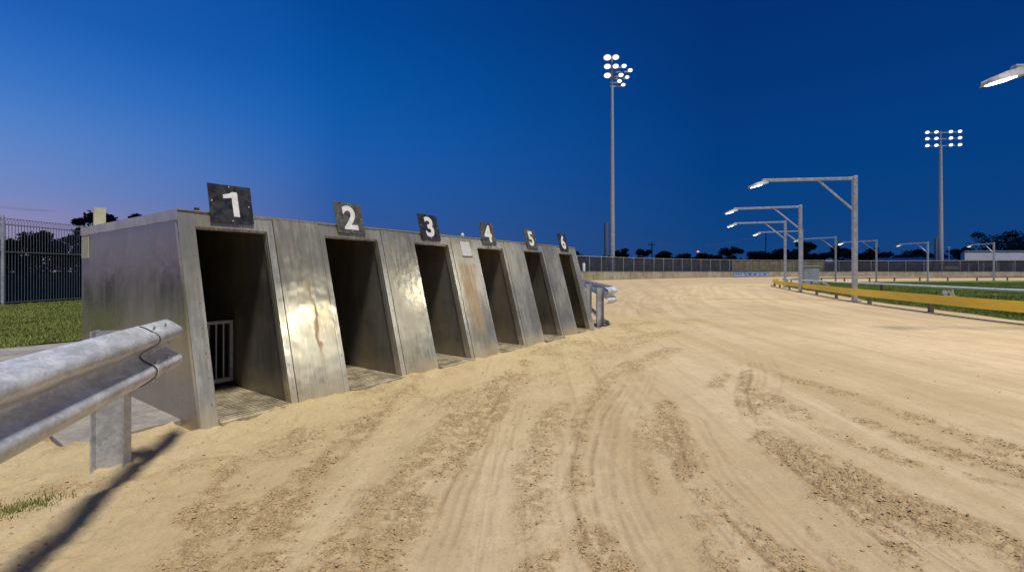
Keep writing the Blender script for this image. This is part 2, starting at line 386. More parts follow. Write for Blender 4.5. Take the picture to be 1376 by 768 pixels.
def sand_height(X, Y):
    R = np.hypot(X, Y)
    lx = (X-B0.x)*U.x+(Y-B0.y)*U.y; ly = (X-B0.x)*V.x+(Y-B0.y)*V.y
    cl = np.zeros(X.shape)
    wob = (fbm(X*5, Y*5, 3, 5)-.5)*.12; 
    for P, W, s in BANDS:
        P = [p for p in P]; d, a, sd, par = polydist(X, Y, P)
        w = np.interp(par, range(len(W)), W); e = np.clip(1-(d+wob-w*.55)/(w*.85+.02), 0, 1)
        cl = np.maximum(cl, s*e*e*(3-2*e))
    cl = cl*np.clip((fbm(X*3.2, Y*3.2, 4, 21)-.25)*5, .1, 1.15)*np.clip((fbm(X*13, Y*13, 3, 27)-.15)*3.4, .15, 1.1)
    chute = np.clip(1-np.maximum(np.maximum(-ly-1.0+(fbm(X*1.5, Y*1.5, 3, 9)-.5)*1.2, lx-8.6), 0)/.7, 0, 1)
    foot = np.clip((fbm(X*2.4, Y*2.4, 4, 33)-.5)*6, 0, 1)*chute*np.clip((R-.5), 0, 1)
    cl = np.maximum(cl, foot*.75)
    gr = np.zeros(X.shape)
    for P in GROOVES:
        d, a_, sd_, p_ = polydist(X, Y, P); d = d*sd_+(fbm(X*1.5, Y*1.5, 3, 6)-.5)*.06; w = .006+.0026*R
        rag = np.clip((fbm(X*9, Y*9, 3, 4)-.25)*3.2, .15, 1); fade = np.clip((fbm(X*1.1, Y*1.1, 2, 71)-.25)*3.5, .25, 1)
        for o_, k_ in ((0, 1), (.045, .45), (.085, .6), (.15, .35), (.19, .5), (-.07, .4)): gr = np.maximum(gr, k_*fade*rag*np.exp(-((d-o_*(1+.05*R))/w)**2))
    near0 = np.clip(1.6-R/9, 0, 1)
    z = (fbm(X*.8, Y*.8, 3, 1)-.5)*.05+(fbm(X*4, Y*4, 4, 2)-.5)*(.012+.06*chute)+(fbm(X*10, Y*10, 3, 62)-.5)*.035*chute*near0
    near = np.clip(1.6-R/9, 0, 1)
    z = z+cl*near*((fbm(X*48, Y*48, 2, 7)-.5)*.020+.005)+near*(fbm(X*22, Y*22, 3, 8)-.5)*.006*(1+2*chute)
    z = z-gr*.008*(.3+1.4*fbm(X*30, Y*30, 2, 51))
    # drift banked against the box fronts
    fr = np.clip(1-np.abs(ly+.12)/.35, 0, 1)*np.clip((lx+.1)*5, 0, 1)*np.clip((6.4-lx)*3, 0, 1)
    z = z+fr*(.022+.03*(fbm(X*3, Y*3, 3, 17)-.35))
    # level under slab, boxes and turf
    ins = np.clip((ly-.02)*12, 0, 1)*np.clip((lx+.60)*14, 0, 1)*np.clip((ly-.30)*14+np.clip(lx+.05, 0, .05)*400, 0, 1)
    z = z*(1-ins)-.035*ins
    z = z-.015*np.clip((Y-8)/8, 0, 1)*0
    rd, ra, rs, rp = polydist(X, Y, RAIL)
    z = np.where((rd < 1.5) | (rs < 0), z*np.clip(rd-.4, 0, 1)*(rs > 0), z)
    wd = polydist(X, Y, WALL)[0]; z = z*np.clip(wd/3, 0, 1)
    return z, cl, chute, gr, rd*rs, ra
rows = np.concatenate([np.geomspace(.72, 12, 760), np.geomspace(12.1, 96, 230)])
tc = np.concatenate([np.linspace(-3.2, -1.3, 60)[:-1], np.linspace(-1.3, 1.3, 820), np.linspace(1.3, 3, 60)[1:]])
Yg, Tg = np.meshgrid(rows, tc, indexing='ij'); Xg = Yg*Tg
Zg, CLg, CHg, GRg, TD, TA = sand_height(Xg, Yg)
nr, nc = Yg.shape
ids = np.arange(nr*nc).reshape(nr, nc)
q = np.stack([ids[:-1, :-1], ids[:-1, 1:], ids[1:, 1:], ids[1:, :-1]], -1).reshape(-1, 4)
qx = Xg.ravel()[q].mean(1); qy = Yg.ravel()[q].mean(1)
LX = (qx-B0.x)*U.x+(qy-B0.y)*U.y; LY = (qx-B0.x)*V.x+(qy-B0.y)*V.y
region = [(-14, -1), (60, -1), (140, 40)]+[(x, y) for x, y in reversed(offset_path(WALL, .25))]+[(-3, 30)]
keep = inpoly(qx, qy, [(-16, -2), (140, -2), (140, 87)]+list(reversed(offset_path(WALL, .1)))+[(-8, 20), (-16, 9)])
rd_, _, rs_, _ = polydist(qx, qy, RAIL)
keep &= ~((rs_ < 0) & (rd_ > 1.2)); keep &= ~((LY > 5.9+(fbm(qx, qy, 3, 3)-.5)) & (LX < 9))
q = q[keep]; used = np.unique(q); remap = -np.ones(nr*nc, int); remap[used] = np.arange(len(used)); q = remap[q]
co = np.stack([Xg.ravel()[used], Yg.ravel()[used], Zg.ravel()[used]], -1)
me = bpy.data.meshes.new('sand_track'); me.vertices.add(len(co)); me.vertices.foreach_set('co', co.ravel())
me.loops.add(q.size); me.loops.foreach_set('vertex_index', q.ravel().astype(np.int32))
me.polygons.add(len(q)); me.polygons.foreach_set('loop_start', np.arange(0, q.size, 4, dtype=np.int32))
me.polygons.foreach_set('use_smooth', np.ones(len(q), bool)); me.update(calc_edges=True)
def attrs(me, masks, track):
    a = me.attributes.new('masks', 'FLOAT_VECTOR', 'POINT'); a.data.foreach_set('vector', masks.astype(np.float32).ravel())
    a = me.attributes.new('track', 'FLOAT_VECTOR', 'POINT'); a.data.foreach_set('vector', track.astype(np.float32).ravel())
ii = used
attrs(me, np.stack([CLg.ravel()[ii], CHg.ravel()[ii], GRg.ravel()[ii]], -1), np.stack([TD.ravel()[ii], TA.ravel()[ii], 0*TA.ravel()[ii]], -1))
me.materials.append(M['sand']); sand = bpy.data.objects.new('sand_track', me); COL.objects.link(sand); tag(sand, kind='structure')
# the rest of the sand, behind the camera
bx = np.linspace(-14, 9, 47); by = np.linspace(-14, .735, 40); Xb, Yb = np.meshgrid(bx, by, indexing='ij')
Zb, c1, c2, c3, t1, t2 = sand_height(Xb, Yb); Zb = Zb*0-.01
me = bpy.data.meshes.new('sand_behind'); idb = np.arange(Xb.size).reshape(Xb.shape)
qb = np.stack([idb[:-1, :-1], idb[1:, :-1], idb[1:, 1:], idb[:-1, 1:]], -1).reshape(-1, 4)
me.from_pydata(np.stack([Xb.ravel(), Yb.ravel(), Zb.ravel()], -1).tolist(), [], qb.tolist()); me.update()
attrs(me, np.stack([c1.ravel(), c2.ravel(), c3.ravel()], -1), np.stack([t1.ravel(), t2.ravel(), 0*t2.ravel()], -1))
me.materials.append(M['sand']); o = bpy.data.objects.new('sand_track', me); COL.objects.link(o); tag(o, kind='structure')

# loose clods
def lumps(name, pts, rads, mat, label, cat):
    base = [(0,0,1),(.9,0,.3),(.28,.86,.35),(-.73,.53,.3),(-.73,-.53,.35),(.28,-.86,.3),(.5,.4,-.4),(-.4,.6,-.4),(-.5,-.4,-.4),(.4,-.6,-.4)]
    fs = [(0,1,2),(0,2,3),(0,3,4),(0,4,5),(0,5,1),(1,6,2),(2,7,3),(3,8,4),(4,9,5),(5,9,1),(6,9,8),(6,8,7),(1,9,6),(2,6,7),(3,7,8),(4,8,9)]
    bv = np.array(base); n = len(pts)
    ang = rng.random(n)*6.28; j = 1+(rng.random((n, 10, 1))-.5)*.7
    v = bv[None]*j; x = v[..., 0]*np.cos(ang)[:, None]-v[..., 1]*np.sin(ang)[:, None]; y = v[..., 0]*np.sin(ang)[:, None]+v[..., 1]*np.cos(ang)[:, None]
    v = np.stack([x, y*(.7+.3*rng.random((n, 1))), v[..., 2]*.7], -1)*rads[:, None, None]+pts[:, None, :]
    f = (np.array(fs)[None]+np.arange(n)[:, None, None]*10).reshape(-1, 3)
    me = bpy.data.meshes.new(name); me.from_pydata(v.reshape(-1, 3).tolist(), [], f.tolist()); me.update(); me.materials.append(mat)
    o = bpy.data.objects.new(name, me); COL.objects.link(o); return tag(o, label, cat, kind='stuff')
n = 260000
Yr = np.exp(rng.random(n)*math.log(9/1.3))*1.3; Tr = (rng.random(n)-.5)*2.5; Xr = Yr*Tr
zr, cr_, ch_, g_, td_, ta_ = sand_height(Xr, Yr)
lyr = (Xr-B0.x)*V.x+(Yr-B0.y)*V.y; lxr = (Xr-B0.x)*U.x+(Yr-B0.y)*U.y
prob = np.clip(cr_, 0, 1)**1.5*.24*np.clip(fbm(Xr*9, Yr*9, 2, 44)*2.6-.75, 0, 1)+ch_*.012+.001
sel = (rng.random(n) < prob) & ((lyr < -.03) | (lxr < -.7)) & (td_ > .6)
rad = .0018+.0055*rng.random(sel.sum())**2.6+.0006*Yr[sel]
lumps('sand_clods', np.stack([Xr[sel], Yr[sel], zr[sel]+rad*.25], -1), rad, M['clod'], 'loose damp clods of sand scattered along the churned wheel tracks', 'clods')

# ------------------------------------------------------------------ ground, turf
g0 = MB(); g0.add([(-1500, -1500, -.09), (1500, -1500, -.09), (1500, 1500, -.09), (-1500, 1500, -.09)], [(0, 1, 2, 3)])
ground = tag(g0.build('ground', M['field']), kind='structure')
def sheet(name, poly, z, mat):
    bm = bmesh.new(); vs = [bm.verts.new((x, y, z)) for x, y in poly]; f = bm.faces.new(vs)
    bmesh.ops.triangulate(bm, faces=[f]); bmesh.ops.recalc_face_normals(bm, faces=bm.faces[:])
    if bm.faces and sum(f.normal.z for f in bm.faces) < 0: bmesh.ops.reverse_faces(bm, faces=bm.faces[:])
    me = bpy.data.meshes.new(name); bm.to_mesh(me); bm.free(); me.materials.append(mat)
    o = bpy.data.objects.new(name, me); COL.objects.link(o); return tag(o, kind='structure')
edge = []
for i, p in enumerate(offset_path(resample(RAIL, .6), -.75)):
    edge.append((p[0]+(math.sin(i*1.7)+math.sin(i*.63+1))*.05, p[1]))
INF = edge+[(125, -12)]
sheet('infield_grass', INF, .012, M['infield'])
LE = [bl(x, 5.62+.12*math.sin(x*3)+.07*math.sin(x*7.3)) for x in np.linspace(-9, 7, 60)]
LAWN = LE+[(-2.5, 34), (-14.6, 32), (-15.6, 3)]
sheet('lawn', LAWN, .0, M['lawn'])
sl = MB(); 
sl.box(-.56, 7.4, .32, 5.5, -.05, .010, bev=.006)
slab = sl.build('concrete_path', M['concrete']); slab.location = (B0.x, B0.y, 0); slab.rotation_euler.z = TH; tag(slab, kind='structure')

def blades(name, pts, h, mat, label, wid=.004):
    n = len(pts); a = rng.random(n)*6.28; hh = h*(.5+rng.random(n)); w = wid*(1+.12*np.hypot(pts[:, 0], pts[:, 1])); ln = (rng.random((n, 2))-.5)*hh[:, None]*.9
    p0 = np.stack([pts[:, 0]-np.cos(a)*w, pts[:, 1]-np.sin(a)*w, pts[:, 2]], -1); p1 = np.stack([pts[:, 0]+np.cos(a)*w, pts[:, 1]+np.sin(a)*w, pts[:, 2]], -1)
    p2 = np.stack([pts[:, 0]+ln[:, 0], pts[:, 1]+ln[:, 1], pts[:, 2]+hh], -1)
    v = np.stack([p0, p1, p2], 1).reshape(-1, 3); me = bpy.data.meshes.new(name); me.from_pydata(v.tolist(), [], np.arange(3*n).reshape(-1, 3).tolist()); me.update()
    me.materials.append(mat); o = bpy.data.objects.new(name, me); COL.objects.link(o); return tag(o, label, 'grass', kind='stuff')
n = 120000
Yr = 5+rng.random(n)*12; Xr = -(.75+rng.random(n)*.7)*Yr
ok = inpoly(Xr, Yr, LAWN) & (fbm(Xr*1.2, Yr*1.2, 3, 6)+.12*rng.random(n) > .36)
blades('grass', np.stack([Xr[ok], Yr[ok], Xr[ok]*0], -1), .035, M['blade'], 'short green lawn grass beside the mesh fence on the left')
n = 170000
Yr = 7.5+(rng.random(n)**1.6)*34; Xr = Yr*(.55+rng.random(n)*.8); ok = inpoly(Xr, Yr, INF)
blades('grass', np.stack([Xr[ok], Yr[ok], Xr[ok]*0+.012], -1), .045, M['blade_dark'], 'mown green infield grass behind the yellow rail')
tp = []
for (px, py, r, k) in ((22, 682, .07, 150), (45, 678, .05, 110), (8, 690, .05, 90), (60, 672, .04, 60), (-20, 685, .06, 90), (12, 702, .03, 30), (85, 668, .04, 25)):
    cx, cy = gp(px, py)
    for _ in range(k): tp.append((cx+random.gauss(0, r), cy+random.gauss(0, r*.6)))
tp = np.array(tp); tz = sand_height(tp[:, 0], tp[:, 1])[0]
blades('grass_tufts', np.stack([tp[:, 0], tp[:, 1], tz-.002], -1), .022, M['blade'], 'sparse green grass tufts in the sand below the near guardrail', .0018)

# ------------------------------------------------------------------ starting boxes
ROOT = tag(empty('starting_boxes', (B0.x, B0.y, 0), TH), 'row of six leaning grey steel greyhound starting boxes with numbered plates on top', 'starting box')
H = 1.415; LEAN = .278; ZT = 1.315; DEEP = 2.72
OPEN = [(.10, .588), (1.082, 1.65), (2.13, 2.66), (3.19, 3.745), (4.27, 4.80), (5.33, 5.80)]
END = 6.0
def fp(x, z, off=0): return (x, LEAN*z-off, z)      # point on the leaning front
def fplate(x0, x1, z0, z1, off, th, mb=None, bot=0, top=0):
    mb = mb or MB(); mb.prism([fp(x0, z0, off), fp(x1, z0, off), fp(x1, z1, off), fp(x0, z1, off)], (0, th, 0)); return mb
def side_poly(x, y0off, yb, zt): return [(x, y0off, -.05), (x, yb, -.05), (x, yb, zt), (x, y0off+LEAN*zt, zt)]
STUD = {}
def stud(name, mat, parent, p, r=.0042):
    k = (name, r)
    if k not in STUD:
        o = MB().tube([(0, .002, 0), (0, -.0015, 0), (0, -.003, 0)], [r, r, r*.5], 8).build(name, mat, parent); STUD[k] = o
    else: o = STUD[k].copy(); COL.objects.link(o); o.parent = parent
    o.location = p; return o
# side panels (near and far)
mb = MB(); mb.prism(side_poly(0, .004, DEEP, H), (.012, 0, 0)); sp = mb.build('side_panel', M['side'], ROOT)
mb = MB(); mb.prism(side_poly(END-.012, .004, DEEP, H), (.012, 0, 0)); mb.build('side_panel', M['panel'], ROOT)
# folded edge along the roof on the near side and its screws
mb = MB(); mb.prism([(-.006, .36, H-.062), (-.006, DEEP+.02, H-.062), (-.006, DEEP+.02, H+.012), (-.006, .38, H+.012)], (.005, 0, 0))
fl = mb.build('roof_flashing', M['jamb'], ROOT)
for y in (1.1, 2.0): stud('screw', M['post'], fl, (-.006, y, H-.03), .005)
mb = MB(); mb.box(0, END, .39, DEEP, H-.008, H+.008); mb.build('roof', M['panel'], ROOT)
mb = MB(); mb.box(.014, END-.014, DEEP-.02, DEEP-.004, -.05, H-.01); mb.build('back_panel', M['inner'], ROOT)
# long top cap over the fronts, its pale steel painting in the edge highlight
mb = MB(); mb.prism([(-.002, .383, H+.0085), (-.002, .46, H+.0085), (-.002, .46, H+.016), (-.002, .378, H+.016)], (END+.004, 0, 0)); mb.build('roof_edge', M['bars'], ROOT)
# frames round the openings
for i, (a, b) in enumerate(OPEN):
    lw = .1 if i == 0 else .045; rw = .19 if i == 5 else .05
    mb = MB()
    fplate(a-lw, a, -.05, H, .006, .022, mb); fplate(b, b+rw, -.05, H, .006, .022, mb); fplate(a+.0005, b-.0005, ZT, H-.001, .004, .03, mb)
    fplate(a-.0005, b+.0005, ZT-.018, ZT-.001, -.012, .05, mb)
    # returned lips that show the sheet's thickness
    mb.prism([fp(a-.0015, -.05, -.017), fp(a-.0015, ZT, -.017), (a-.0015, LEAN*ZT+.06, ZT), (a-.0015, .06, -.05)], (.003, 0, 0))
    mb.prism([fp(b-.0015, -.05, -.017), fp(b-.0015, ZT, -.017), (b-.0015, LEAN*ZT+.06, ZT), (b-.0015, .06, -.05)], (.003, 0, 0))
    fr = mb.build('door_frame', M['jamb'], ROOT)
    for k in range(8):
        z = .14+k*.162
        for x in (a-min(lw, .05)*.5, b+min(rw, .05)*.5):
            stud('rivet', M['post'], fr, fp(x, z, .006))
# panels between the openings
for i in range(5):
    a = OPEN[i][1]+.055; b = OPEN[i+1][0]-.050; bot = (-.02, -.02, -.02, -.02, -.02)[i]
    mat = M['panel_spot'] if i == 0 else M['panel_rust'] if i == 2 else M['panel']
    mb = fplate(a, b, bot, H-.002, .010, .012)
    p = mb.build('front_panel', mat, ROOT)
    if i == 2: p['label'] = 'front panel with a long orange rust run and a white notice'
# partitions: each pier has a wall on both sides
parts = []
for i in range(6):
    if i > 0: parts.append(OPEN[i][0]-.008)
    if i < 5: parts.append(OPEN[i][1]+.008)
parts += [.05, END-.1]
for x in parts:
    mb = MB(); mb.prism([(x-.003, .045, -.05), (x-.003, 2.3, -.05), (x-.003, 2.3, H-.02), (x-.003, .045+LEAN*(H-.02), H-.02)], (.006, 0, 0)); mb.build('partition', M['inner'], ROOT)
# slatted floors
for i, (a, b) in enumerate(OPEN):
    mb = MB(); mb.box(a+.004, b-.004, .0, 1.6, -.04, .018)
    for k in range(30):
        y = .0+k*.042; mb.box(a+.006, b-.006, y, y+.02, .0185, .034)
    mb.box(a-.0, b+.0, -.055, -.004, -.04, .030)
    mb.build('floor_grate', simple('worn_slats_%d' % i, (.36, .30, .19), .75, .1, .3, 9, .2), ROOT)
# low barred gate across the first box
mb = MB(); a, b = OPEN[0]; yg = .92
mb.box(a+.01, b-.008, yg-.012, yg+.012, .565, .59); mb.box(a+.01, b-.008, yg-.012, yg+.012, .075, .11)
mb.box(a+.01, a+.035, yg-.0125, yg+.0125, .1105, .5645); mb.box(b-.033, b-.008, yg-.0125, yg+.0125, .1105, .5645)
gt = mb.build('inner_gate', M['bars'], ROOT)
for k in range(7):
    x = a+.075+k*.056; MB().tube([(x, yg, .1105), (x, yg, .5645)], .0065, 8).build('gate_bar', M['bars'], gt, True)
# number plates
def digit(ch, size, parent, x, z, mat):
    cu = bpy.data.curves.new('numeral', 'FONT'); cu.body = ch; cu.size = size; cu.align_x = 'CENTER'; cu.align_y = 'CENTER'; cu.extrude = .0012; cu.offset = size*.030
    t = bpy.data.objects.new('tmp', cu); COL.objects.link(t); dg = bpy.context.evaluated_depsgraph_get()
    me = bpy.data.meshes.new_from_object(t.evaluated_get(dg)); COL.objects.unlink(t); bpy.data.objects.remove(t)
    xs = [v.co.x for v in me.vertices]; ys = [v.co.y for v in me.vertices]; cx = (min(xs)+max(xs))/2; cy = (min(ys)+max(ys))/2
    for v in me.vertices:
        X = (v.co.x-cx)*1.0; Zs = (v.co.y-cy)*1.04; dz = .963*Zs
        v.co = Vector((x+X, LEAN*(z+dz)-.0222-v.co.z, z+dz))
    if ch == '1':
        bpy.data.meshes.remove(me); P = [(.052, -.098), (.052, .098), (.018, .098), (-.004, .082), (-.048, .068), (-.048, .038), (.010, .050), (.010, -.098)]
        return MB().prism([(x+a, LEAN*(z+b_*.963)-.0212-.0015, z+b_*.963) for a, b_ in P], (0, .0012, 0)).build('numeral', mat, parent)
    me.name = 'numeral'; me.materials.clear(); me.materials.append(mat)
    o = bpy.data.objects.new('numeral', me); COL.objects.link(o); o.parent = parent; return o
for i, (a, b) in enumerate(OPEN):
    c = (a+b)/2; hw = .148; z0, z1 = (1.355, 1.645)
    tl = (-.006, .004, .003, -.004, .002, -.002)[i]
    mb = MB(); mb.prism([fp(c-hw, z0, .0205), fp(c+hw, z0-tl, .0205), fp(c+hw-tl, z1-tl, .0205), fp(c-hw-tl, z1, .0205)], (0, .005, 0))
    dark_one = i in (0, 2, 5)
    pl = mb.build('number_plate', M['plate_black'] if dark_one else M['plate_grey'], ROOT)
    pl['label'] = ('black' if dark_one else 'worn dark grey')+' plate with white number %d' % (i+1)
    digit(str(i+1), .30, pl, c, (z0+z1)/2+.004, M['white'])
    for (sx, z) in ((-.126, z0+.16), (.126, z0+.14), (0, z0+.02), (0, z1-.012)): stud('plate_screw', M['bars'], pl, fp(c+sx, z, .0215), .005)
# paper notice and its white knob, the stub bolt on the roof, the cream boards at the back
mb = fplate(2.875, 3.045, 1.195, 1.365, .0155, .004); nt_ = mb.build('notice', M['paper'], ROOT)
mb = MB()
for k in range(7):
    z = 1.34-k*.019; x1 = 3.02-.03*((k*7) % 3); fplate(2.893, x1, z-.0035, z+.0035, .0163, .0007, mb)
mb.build('notice_print', simple('faded_print', (.5, .5, .49), .7), nt_)
mb = fplate(2.87, 3.05, 1.178, 1.193, .0155, .006); mb.build('notice_clip', simple('rusty_clip', (.2, .1, .05), .7), ROOT)
MB().tube([(2.965, .40, 1.42), (2.965, .40, 1.455), (2.965, .40, 1.475)], [.008, .022, .006], 10).build('roof_knob', M['white'], ROOT, True)
MB().tube([(.13, .42, 1.43), (.13, .42, 1.452)], [.016, .018], 8).build('roof_bolt', M['dark'], ROOT)
mb = MB(); mb.box(.06, .15, DEEP-.12, DEEP-.10, H+.0085, 1.63); mb.build('upright_board', M['cream'], ROOT)
mb = MB(); mb.box(-.012, -.002, 2.46, 2.68, 1.13, 1.33); mb.build('edge_strip', M['cream'], ROOT)
mb = MB(); mb.prism([(-.004, -.012, -.03), (-.004, .02, -.03), (-.004, .02+LEAN*H, H-.08), (-.004, LEAN*H-.012, H-.08)], (.003, 0, 0)); mb.build('corner_strip', M['jamb'], ROOT)

# ------------------------------------------------------------------ guardrails
PROF = [(.004,.0),(.012,.003),(.030,.012),(.062,.036),(.076,.046),(.083,.060),(.085,.075),(.082,.090),(.073,.101),(.030,.127),(.012,.140),(.004,.150),(.002,.156)]
PROF = PROF+[(d, .312-z) for d, z in reversed(PROF[:-1])]
def wbeam(L0, L1, off=0, zb=.408, curl=0, notch=0):
    """local x along, y forward"""
    mb = MB(); n = len(PROF); xs = np.linspace(L0, L1, max(2, int((L1-L0)/.25)+1)); rings = []
    for x in xs:
        fr = []; bk = []
        for (d, z) in PROF:
            dd = d+off; xx = x
            if notch and x == xs[0]: xx = x+notch*math.sin(math.pi*z/.312*2+.5)*.5
            fr.append((xx, dd, z+zb)); bk.append((xx, dd-.0035, z+zb))
        rings.append(fr+bk[::-1])
    m = 2*n; vs = [p for r in rings for p in r]; fs = []
    for i in range(len(rings)-1):
        for j in range(m): fs.append((i*m+j, i*m+(j+1) % m, (i+1)*m+(j+1) % m, (i+1)*m+j))
    for base in (0, (len(rings)-1)*m):
        for j in range(n-1): fs.append((base+j, base+j+1, base+m-2-j, base+m-1-j))
    return mb.add(vs, fs)
def hpost(name, root, x, y, h=.715, w=.11, d=.16, z0=-.2):
    mb = MB(); t = .007
    mb.box(x-w/2, x+w/2, y, y+t, z0, h); mb.box(x-w/2, x+w/2, y-d, y-d+t, z0, h); mb.box(x-t/2, x+t/2, y-d+t+.0005, y-.0005, z0, h-.001)
    return mb.build(name, M['galv_pole'], root)
def bolt(mb, x, d, z, sl=0): 
    mb.add([], []); 
    pts = []
    for k in range(10):
        a = 2*math.pi*k/10; pts.append((x+math.cos(a)*.017, d, z+math.sin(a)*.010))
    e = (0, .007, 0) if not sl else (0, .004, sl*.006)
    mb.prism(pts, e)
# near rail: from behind the camera's left to its free end by the first box
e1 = Vector((-2.055, 2.64)); d1 = Vector((-.347, .938)); L1 = 5.2
s1 = e1-d1*L1; rz1 = math.atan2(d1.y, d1.x)
# front must face the track (+x): mirrored by running the rail the other way round
def guard(e, d, L, splice, posts, label):
    # local +x runs from free end back along the rail so that local +y faces the track
    rz = math.atan2(-d.y, -d.x)
    R = tag(empty('guardrail', (e.x, e.y, 0), rz), label, 'guardrail', 'guardrails at either end of the boxes')
    wbeam(splice-.02, L, 0).build('rail_beam', M['galv'], R, True)
    wbeam(0, splice, .005).build('end_beam', M['galv'], R, True)
    bl_ = [MB()]; bolt(bl_[0], splice-.12, .008, .408+.156)
    for z, dd, s in ((.408+.108, .068, 1), (.408+.204, .068, -1), (.408+.022, .052, -1), (.408+.290, .052, 1)):
        for x in (splice-.045, splice-.2): bl_.append(MB()); bolt(bl_[-1], x, dd, z, s)
    for b_ in bl_: b_.build('splice_bolt', M['bars'], R)
    sm = [(splice+.004+.022*math.sin(z/.312*6.28+.4), dd+.0062, z+.408) for dd, z in PROF]
    MB().tube(sm, .0028, 6).build('splice_seam', M['dark'], R)
    for x in posts:
        hpost('post', R, x, -.06, .70, .085, .13); MB().box(x-.03, x+.03, -.0595, -.004, .47, .66).build('spacer', M['galv_pole'], R)
    return R
guard(e1, d1, 5.0, .36, (.33, 2.33, 4.33), 'near galvanised steel guardrail running off the left edge of the photo')
def sweep(path, off=0, zb=.408, flat=0):
    mb = MB(); rings = []
    for (d_, z_) in [(0, 0)]: pass
    cols = [offset_path(path, d+off) for d, z in PROF]; back = [offset_path(path, d+off-.0035) for d, z in PROF]
    n = len(PROF); m = 2*n; vs = []; fs = []
    for i in range(len(path)):
        vs += [(cols[j][i][0], cols[j][i][1], PROF[j][1]+zb) for j in range(n)]+[(back[j][i][0], back[j][i][1], PROF[j][1]+zb) for j in range(n-1, -1, -1)]
    for i in range(len(path)-1):
        for j in range(m): fs.append((i*m+j, i*m+(j+1) % m, (i+1)*m+(j+1) % m, (i+1)*m+j))
    for base in (0, (len(path)-1)*m):
        for j in range(n-1): fs.append((base+j, base+j+1, base+m-2-j, base+m-1-j))
    return mb.add(vs, fs)
FG = tag(empty('guardrail', (1.75, 8.1, 0)), 'galvanised steel guardrail beginning just past box six, beside the track', 'guardrail', 'guardrails at either end of the boxes')
gpth = smooth_path([(x-1.75, y-8.1) for x, y in ((4.2, 30), (3.45, 24), (2.72, 16.8), (2.3, 12.4), (2.04, 9.5), (1.97, 8.75), (1.88, 8.38), (1.67, 8.10))], 5)
sweep(gpth[:-11]).build('rail_beam', M['galv'], FG, True); sweep(gpth[-13:], .005).build('end_beam', M['galv'], FG, True)
for (x, y) in ((1.78, 8.42), (2.03, 11.1), (2.3, 13.8), (2.55, 16.6), (2.85, 19.4), (3.1, 22.2), (3.4, 25), (3.75, 27.8)):
    mb = MB(); t = .007; w = .11; d = .13; x -= 1.75+.055; y -= 8.1
    mb.box(x-d, x-d+t, y-w/2, y+w/2, -.2, .70); mb.box(x-t, x, y-w/2, y+w/2, -.2, .70); mb.box(x-d+t+.0005, x-t-.0005, y-t/2, y+t/2, -.2, .699); mb.build('post', M['galv_pole'], FG)

# ------------------------------------------------------------------ inner rails
def ribbon(path, z0, z1, th):
    mb = MB(); A = path; B = offset_path(path, th); n = len(A)
    vs = []; 
    for (a, b) in zip(A, B): vs += [(a[0], a[1], z0), (a[0], a[1], z1), (b[0], b[1], z1), (b[0], b[1], z0)]
    fs = [(4*i+j, 4*i+(j+1) % 4, 4*i+4+(j+1) % 4, 4*i+4+j) for i in range(n-1) for j in range(4)]+[(0, 1, 2, 3), (4*n-1, 4*n-2, 4*n-3, 4*n-4)]
    return mb.add(vs, fs)
RP = resample(RAIL, .5); cut = next(i for i, p in enumerate(RP) if p[1] > 36.5)
YR = tag(empty('rail', (9.2, 0, 0)), 'low yellow board rail on short posts round the inside of the bend', 'rail')
OFF = (-9.2, 0)
def loc(P): return [(x-9.2, y) for x, y in P]
yp = loc(RP[:cut]); ribbon(offset_path(yp, .045), .235, .445, -.03).build('rail_board', M['yellow'], YR, True)
for i in range(4, cut, 6):
    x, y = yp[i]; 
    if y < -8: continue
    t = (Vector(yp[min(i+1, len(yp)-1)])-Vector(yp[i-1])).normalized(); a = math.atan2(t.y, t.x)
    mat = Matrix.Translation((x, y, 0)) @ Matrix.Rotation(a, 4, 'Z')
    MB().box(-.05, .05, -.09, -.005, -.1, .30, mat, .008).build('post', M['post'], YR)
# dark ground strip standing in for the rail's shadow on the sand
ribbon(offset_path(yp, .02), -.02, .022, -.03).build('rail_shadow_strip', M['post'], YR, True)
FR = tag(empty('rail', (39, 47, 0)), 'thin dark rail on short posts along the far side of the infield', 'rail')
fpth = [(x-39, y-47) for x, y in RP[cut+1:]]
ribbon(fpth, .33, .43, -.05).build('rail_bar', M['post'], FR, True)
for i in range(2, len(fpth), 8):
    MB().box(fpth[i][0]-.06, fpth[i][0]+.06, fpth[i][1]-.13, fpth[i][1]-.052, -.1, .40).build('post', M['post'], FR)
WP = smooth_path([(13.2, -4), (13.3, 4), (13.6, 9), (14.2, 12.2), (15.0, 15.6), (15.9, 19.4), (17.0, 24.2), (18.7, 29.5), (21.6, 35), (28.5, 40.6), (36, 44), (46, 46.8), (60, 48.6), (100, 49.9)])
WRr = tag(empty('rail', (13.2, 0, 0)), 'slim white tube rail on posts standing in the infield grass', 'rail')
wp = [(x-13.2, y) for x, y in resample(WP, .6)]; wcut = next(i for i, p in enumerate(wp) if p[1] > 36)
MB().tube([(x, y, .47) for x, y in wp[:wcut]], .042, 8).build('rail_tube', M['white_rail'], WRr, True)
for i in range(3, wcut, 4): 
    x, y = wp[i]
    if y > 17: MB().box(x-.03, x+.03, y-.03, y+.03, -.05, .434).build('post', M['post'], WRr)
